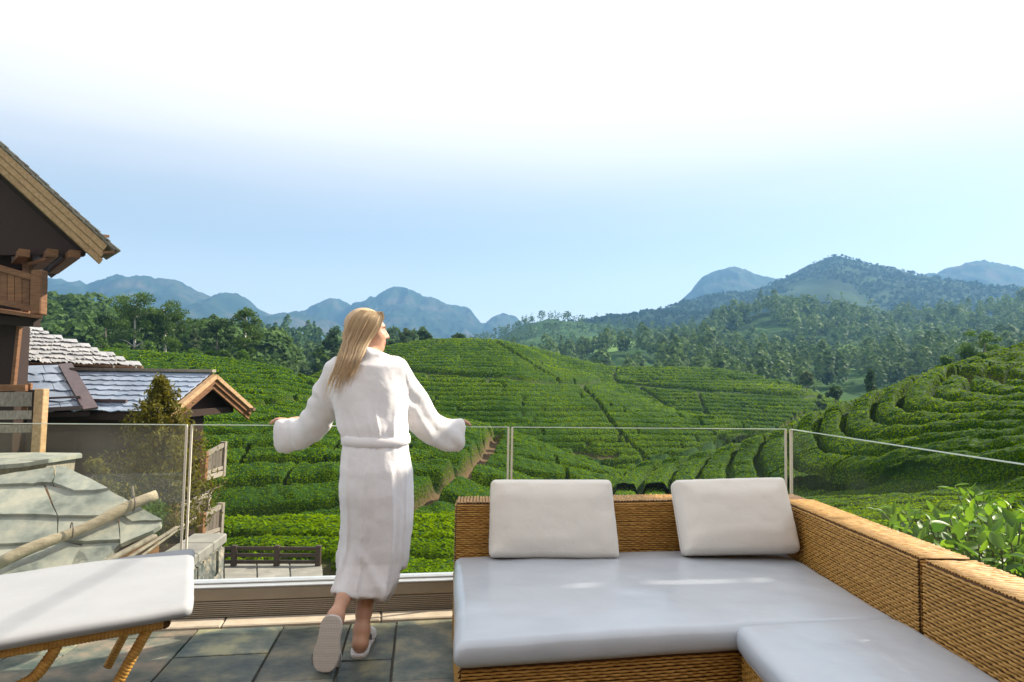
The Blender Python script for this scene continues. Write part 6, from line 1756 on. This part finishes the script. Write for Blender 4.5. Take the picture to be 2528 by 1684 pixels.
tree('slope_tree', 'small round-headed tree on a bare stem at the end of the tea', 1992, 990, 912, 38, 130, 'umbrella', 900, M_TREE_P, 254, None, crown0=.55)
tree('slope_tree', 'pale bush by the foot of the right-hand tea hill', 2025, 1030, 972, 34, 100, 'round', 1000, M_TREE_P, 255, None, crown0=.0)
VG = 'bushes in the hollow behind the near right hill'
vb = ['left end of the hollow', 'second from the left', 'the tallest, in the middle', 'fourth from the left', 'right end of the hollow']
for k, (px, yb_, yt, w_) in enumerate(((1795, 1122, 1062, 62), (1830, 1120, 1070, 56), (1868, 1112, 1052, 64), (1908, 1106, 1066, 56), (1950, 1090, 1040, 62))):
    tree('hollow_bush', 'grey-green bush in the hollow behind the near right hill, ' + vb[k], px, yb_, yt, w_, 62, 'round', 1300, M_TREE_P if k % 2 else M_TREE, 260 + k, VG, 'bush', crown0=.0)
# ---- conifer in front of the annexe
def conifer(name, label, px, py_top, py_base, wpx, d, seed, n=9000):
    g = np.random.default_rng(seed)
    top, base = at(px, py_top, d), at(px - 6, py_base, d)
    H = top[2] - base[2]; Wd = wpx * d / F_PX
    o = empty(name, base, label, 'conifer')
    mk('trunk', *tube_vf([base, (base + top) / 2, top - Z_ * .05], [.09, .05, .012], 7), M_BARK, o, smooth=True)
    tips, Cs, tone = [], [], []
    for k in range(120):
        t = (k + .5) / 120; a = k * 2.4 + g.normal(0, .3)
        r = Wd / 2 * (1 - t) ** .9 * g.uniform(.55, 1.25) + .03
        p = base + (top - base) * (t * .97)
        tip = p + np.array([math.cos(a) * r, math.sin(a) * r, .10 * r + .22 * r])
        if k % 2 == 0: mk('branch', *tube_vf([p, (p + tip) / 2 - Z_ * .03, tip], [.018, .012, .005], 5), M_BARK, o, smooth=True)
        m_ = int(n / 120)
        f = g.random(m_) ** .6
        C = p + (tip - p) * f[:, None] + g.normal(0, .035 + .05 * r, (m_, 3)) * np.array([1, 1, .9]) + Z_ * (.12 * f ** 2 * r)[:, None]
        Cs.append(C); tone.append(np.clip(.1 + .5 * f + .35 * g.random(m_), 0, 1))
    C = np.concatenate(Cs); rnd = np.concatenate(tone)
    V, Fc = leaves_at(C, .026 * (d / 10.) * (.6 + .8 * g.random(len(C))), g, flat=.2, droop=-.5)
    mk('needles', V, Fc, M_CONIFER, o, attrs={'rnd': ('FACE', rnd)})
conifer('conifer', 'golden-green young conifer in front of the porch roof, behind the glass', 398, 926, 1330, 310, 10.5, 301, n=15000)
tree('yellow_shrub', 'pale yellow-green bush behind the milky left glass panel', 232, 1290, 1130, 120, 8.4, 'round', 3200, M_CONIFER, 302, None, 'shrub', crown0=.05, leaf_px=2.0)
tree('dark_shrub', 'dark glossy bush below the conifer behind the glass', 330, 1330, 1160, 190, 9.4, 'round', 4200, M_TREE, 303, None, 'shrub', crown0=.0, leaf_px=2.2)

# ---- the large-leaved tea bushes in the near right corner
def leaf_mesh(name, curl, wid):
    V, Fc = [], []
    n = 7
    for i in range(n):
        t = i / (n - 1); w = wid * math.sin(math.pi * min(1, t * .93 + .05)) ** .8
        y = t; z = curl * t * t - .06 * math.sin(t * 3)
        V += [(-w, y, z + w * .45), (0, y, z), (w, y, z + w * .45)]
    for i in range(n - 1):
        k = i * 3
        Fc += [(k, k + 1, k + 4, k + 3), (k + 1, k + 2, k + 5, k + 4)]
    me = mesh_from(name, V, Fc, True)
    a = me.attributes.new('rnd', 'FLOAT', 'FACE')
    return me
def obj_leaf_mat(name, dark, light):
    m, N, L = _nodes(name)
    out = N.new('ShaderNodeOutputMaterial'); oi = N.new('ShaderNodeObjectInfo')
    cr = N.new('ShaderNodeValToRGB'); cr.color_ramp.elements[0].color = (*dark, 1); cr.color_ramp.elements[1].color = (*light, 1)
    L.new(oi.outputs['Random'], cr.inputs[0])
    b = N.new('ShaderNodeBsdfPrincipled'); b.inputs['Roughness'].default_value = .42; b.inputs['Specular IOR Level'].default_value = .3
    L.new(cr.outputs[0], b.inputs['Base Color'])
    t = N.new('ShaderNodeBsdfTranslucent'); hs = N.new('ShaderNodeHueSaturation'); hs.inputs['Value'].default_value = 2.0; hs.inputs['Hue'].default_value = .485
    L.new(cr.outputs[0], hs.inputs['Color']); L.new(hs.outputs[0], t.inputs['Color'])
    ms = N.new('ShaderNodeMixShader'); ms.inputs[0].default_value = .38
    L.new(b.outputs[0], ms.inputs[1]); L.new(t.outputs[0], ms.inputs[2]); L.new(ms.outputs[0], out.inputs[0])
    return m
M_BIGLEAF = obj_leaf_mat('broad_tea_leaf', (0.025, 0.085, 0.008), (0.14, 0.27, 0.012))
LM = [leaf_mesh('leaf', c, w) for c, w in ((-.35, .23), (.10, .26), (-.6, .27), (.2, .21))]
for m_ in LM: m_.materials.append(M_BIGLEAF)
M_STEM = material('green_stem', (0.06, 0.09, 0.02), (0.10, 0.12, 0.03), rough=.7)
gl_ = np.random.default_rng(402)
bush_lab = ['broad-leaved tea bush in the right corner beyond the arm, nearest the frame edge', 'broad-leaved tea bush behind the sofa arm, left of the corner bush', 'small broad-leaved tea bush at the tip of the leafy group behind the sofa arm', 'broad-leaved tea bush higher up at the right frame edge', 'broad-leaved tea bush between the corner bush and the highest one', 'broad-leaved tea bush in the middle of the leafy group behind the arm']
for bi, (px, py, d, n, rad, hh) in enumerate(((2490, 1385, 3.7, 170, .36, .24), (2380, 1350, 4.1, 150, .34, .20), (2275, 1302, 4.6, 80, .28, .13), (2500, 1275, 5.2, 170, .48, .22), (2545, 1325, 4.4, 150, .40, .22), (2400, 1300, 4.7, 140, .40, .17))):
    c = at(px, py, d)
    tb = empty('tea_bush', c - Z_ * .5, bush_lab[bi], 'tea bush', 'broad-leaved tea bushes')
    mk('stem', *tube_vf([c - Z_ * .7, c - Z_ * .25, c], [.02, .016, .008], 6), M_STEM, tb, smooth=True)
    ns = max(4, n // 7)
    k = 0
    for s_ in range(ns):
        a0 = gl_.uniform(0, 6.28); r_ = rad * math.sqrt(gl_.random())
        root = c + np.array([math.cos(a0) * r_ * .5, math.sin(a0) * r_ * .5, -.25])
        tip = c + np.array([math.cos(a0) * r_, math.sin(a0) * r_, hh * gl_.uniform(.2, 1.0) - .05])
        mk('shoot', *tube_vf(smooth_path([root, (root + tip) / 2 + gl_.normal(0, .02, 3), tip], 3), .0045, 5), M_STEM, tb, smooth=True)
        for j in range(7):
            if k >= n: break
            k += 1
            t = .35 + .65 * j / 6
            p = root + (tip - root) * t
            o = bpy.data.objects.new('leaf', LM[int(gl_.integers(0, 4))])
            COL.objects.link(o); o.parent = tb
            o.location = Vector(p - ORG[tb.name])
            az = j * 2.4 + a0; elv = -.1 + .95 * (j / 6) + gl_.normal(0, .3)
            o.rotation_euler = (elv, gl_.normal(0, .3), az)
            s = gl_.uniform(.085, .14) * (1 - .25 * (j == 6))
            o.scale = (s, s, s)
# ------------------------------------------------------------------ air: pale haze that far hills fade into
hx0, hx1, hy0, hy1, hz0, hz1 = -9500, 9500, -400, 3700, -75, 430
HV = [(hx0, hy0, hz0), (hx1, hy0, hz0), (hx1, hy1, hz0), (hx0, hy1, hz0), (hx0, hy0, hz1), (hx1, hy0, hz1), (hx1, hy1, hz1), (hx0, hy1, hz1)]
m, N, L = _nodes('haze_air')
o_ = N.new('ShaderNodeOutputMaterial'); pv = N.new('ShaderNodeVolumePrincipled')
pv.inputs['Color'].default_value = (0.25, 0.55, 0.98, 1)
pv.inputs['Density'].default_value = 0.00025
pv.inputs['Anisotropy'].default_value = 0.2
L.new(pv.outputs[0], o_.inputs['Volume'])
tag(mk('haze', HV, HEXF, m, recalc=True), 'thin blue haze over the valley and the far mountains', 'haze', kind='stuff')
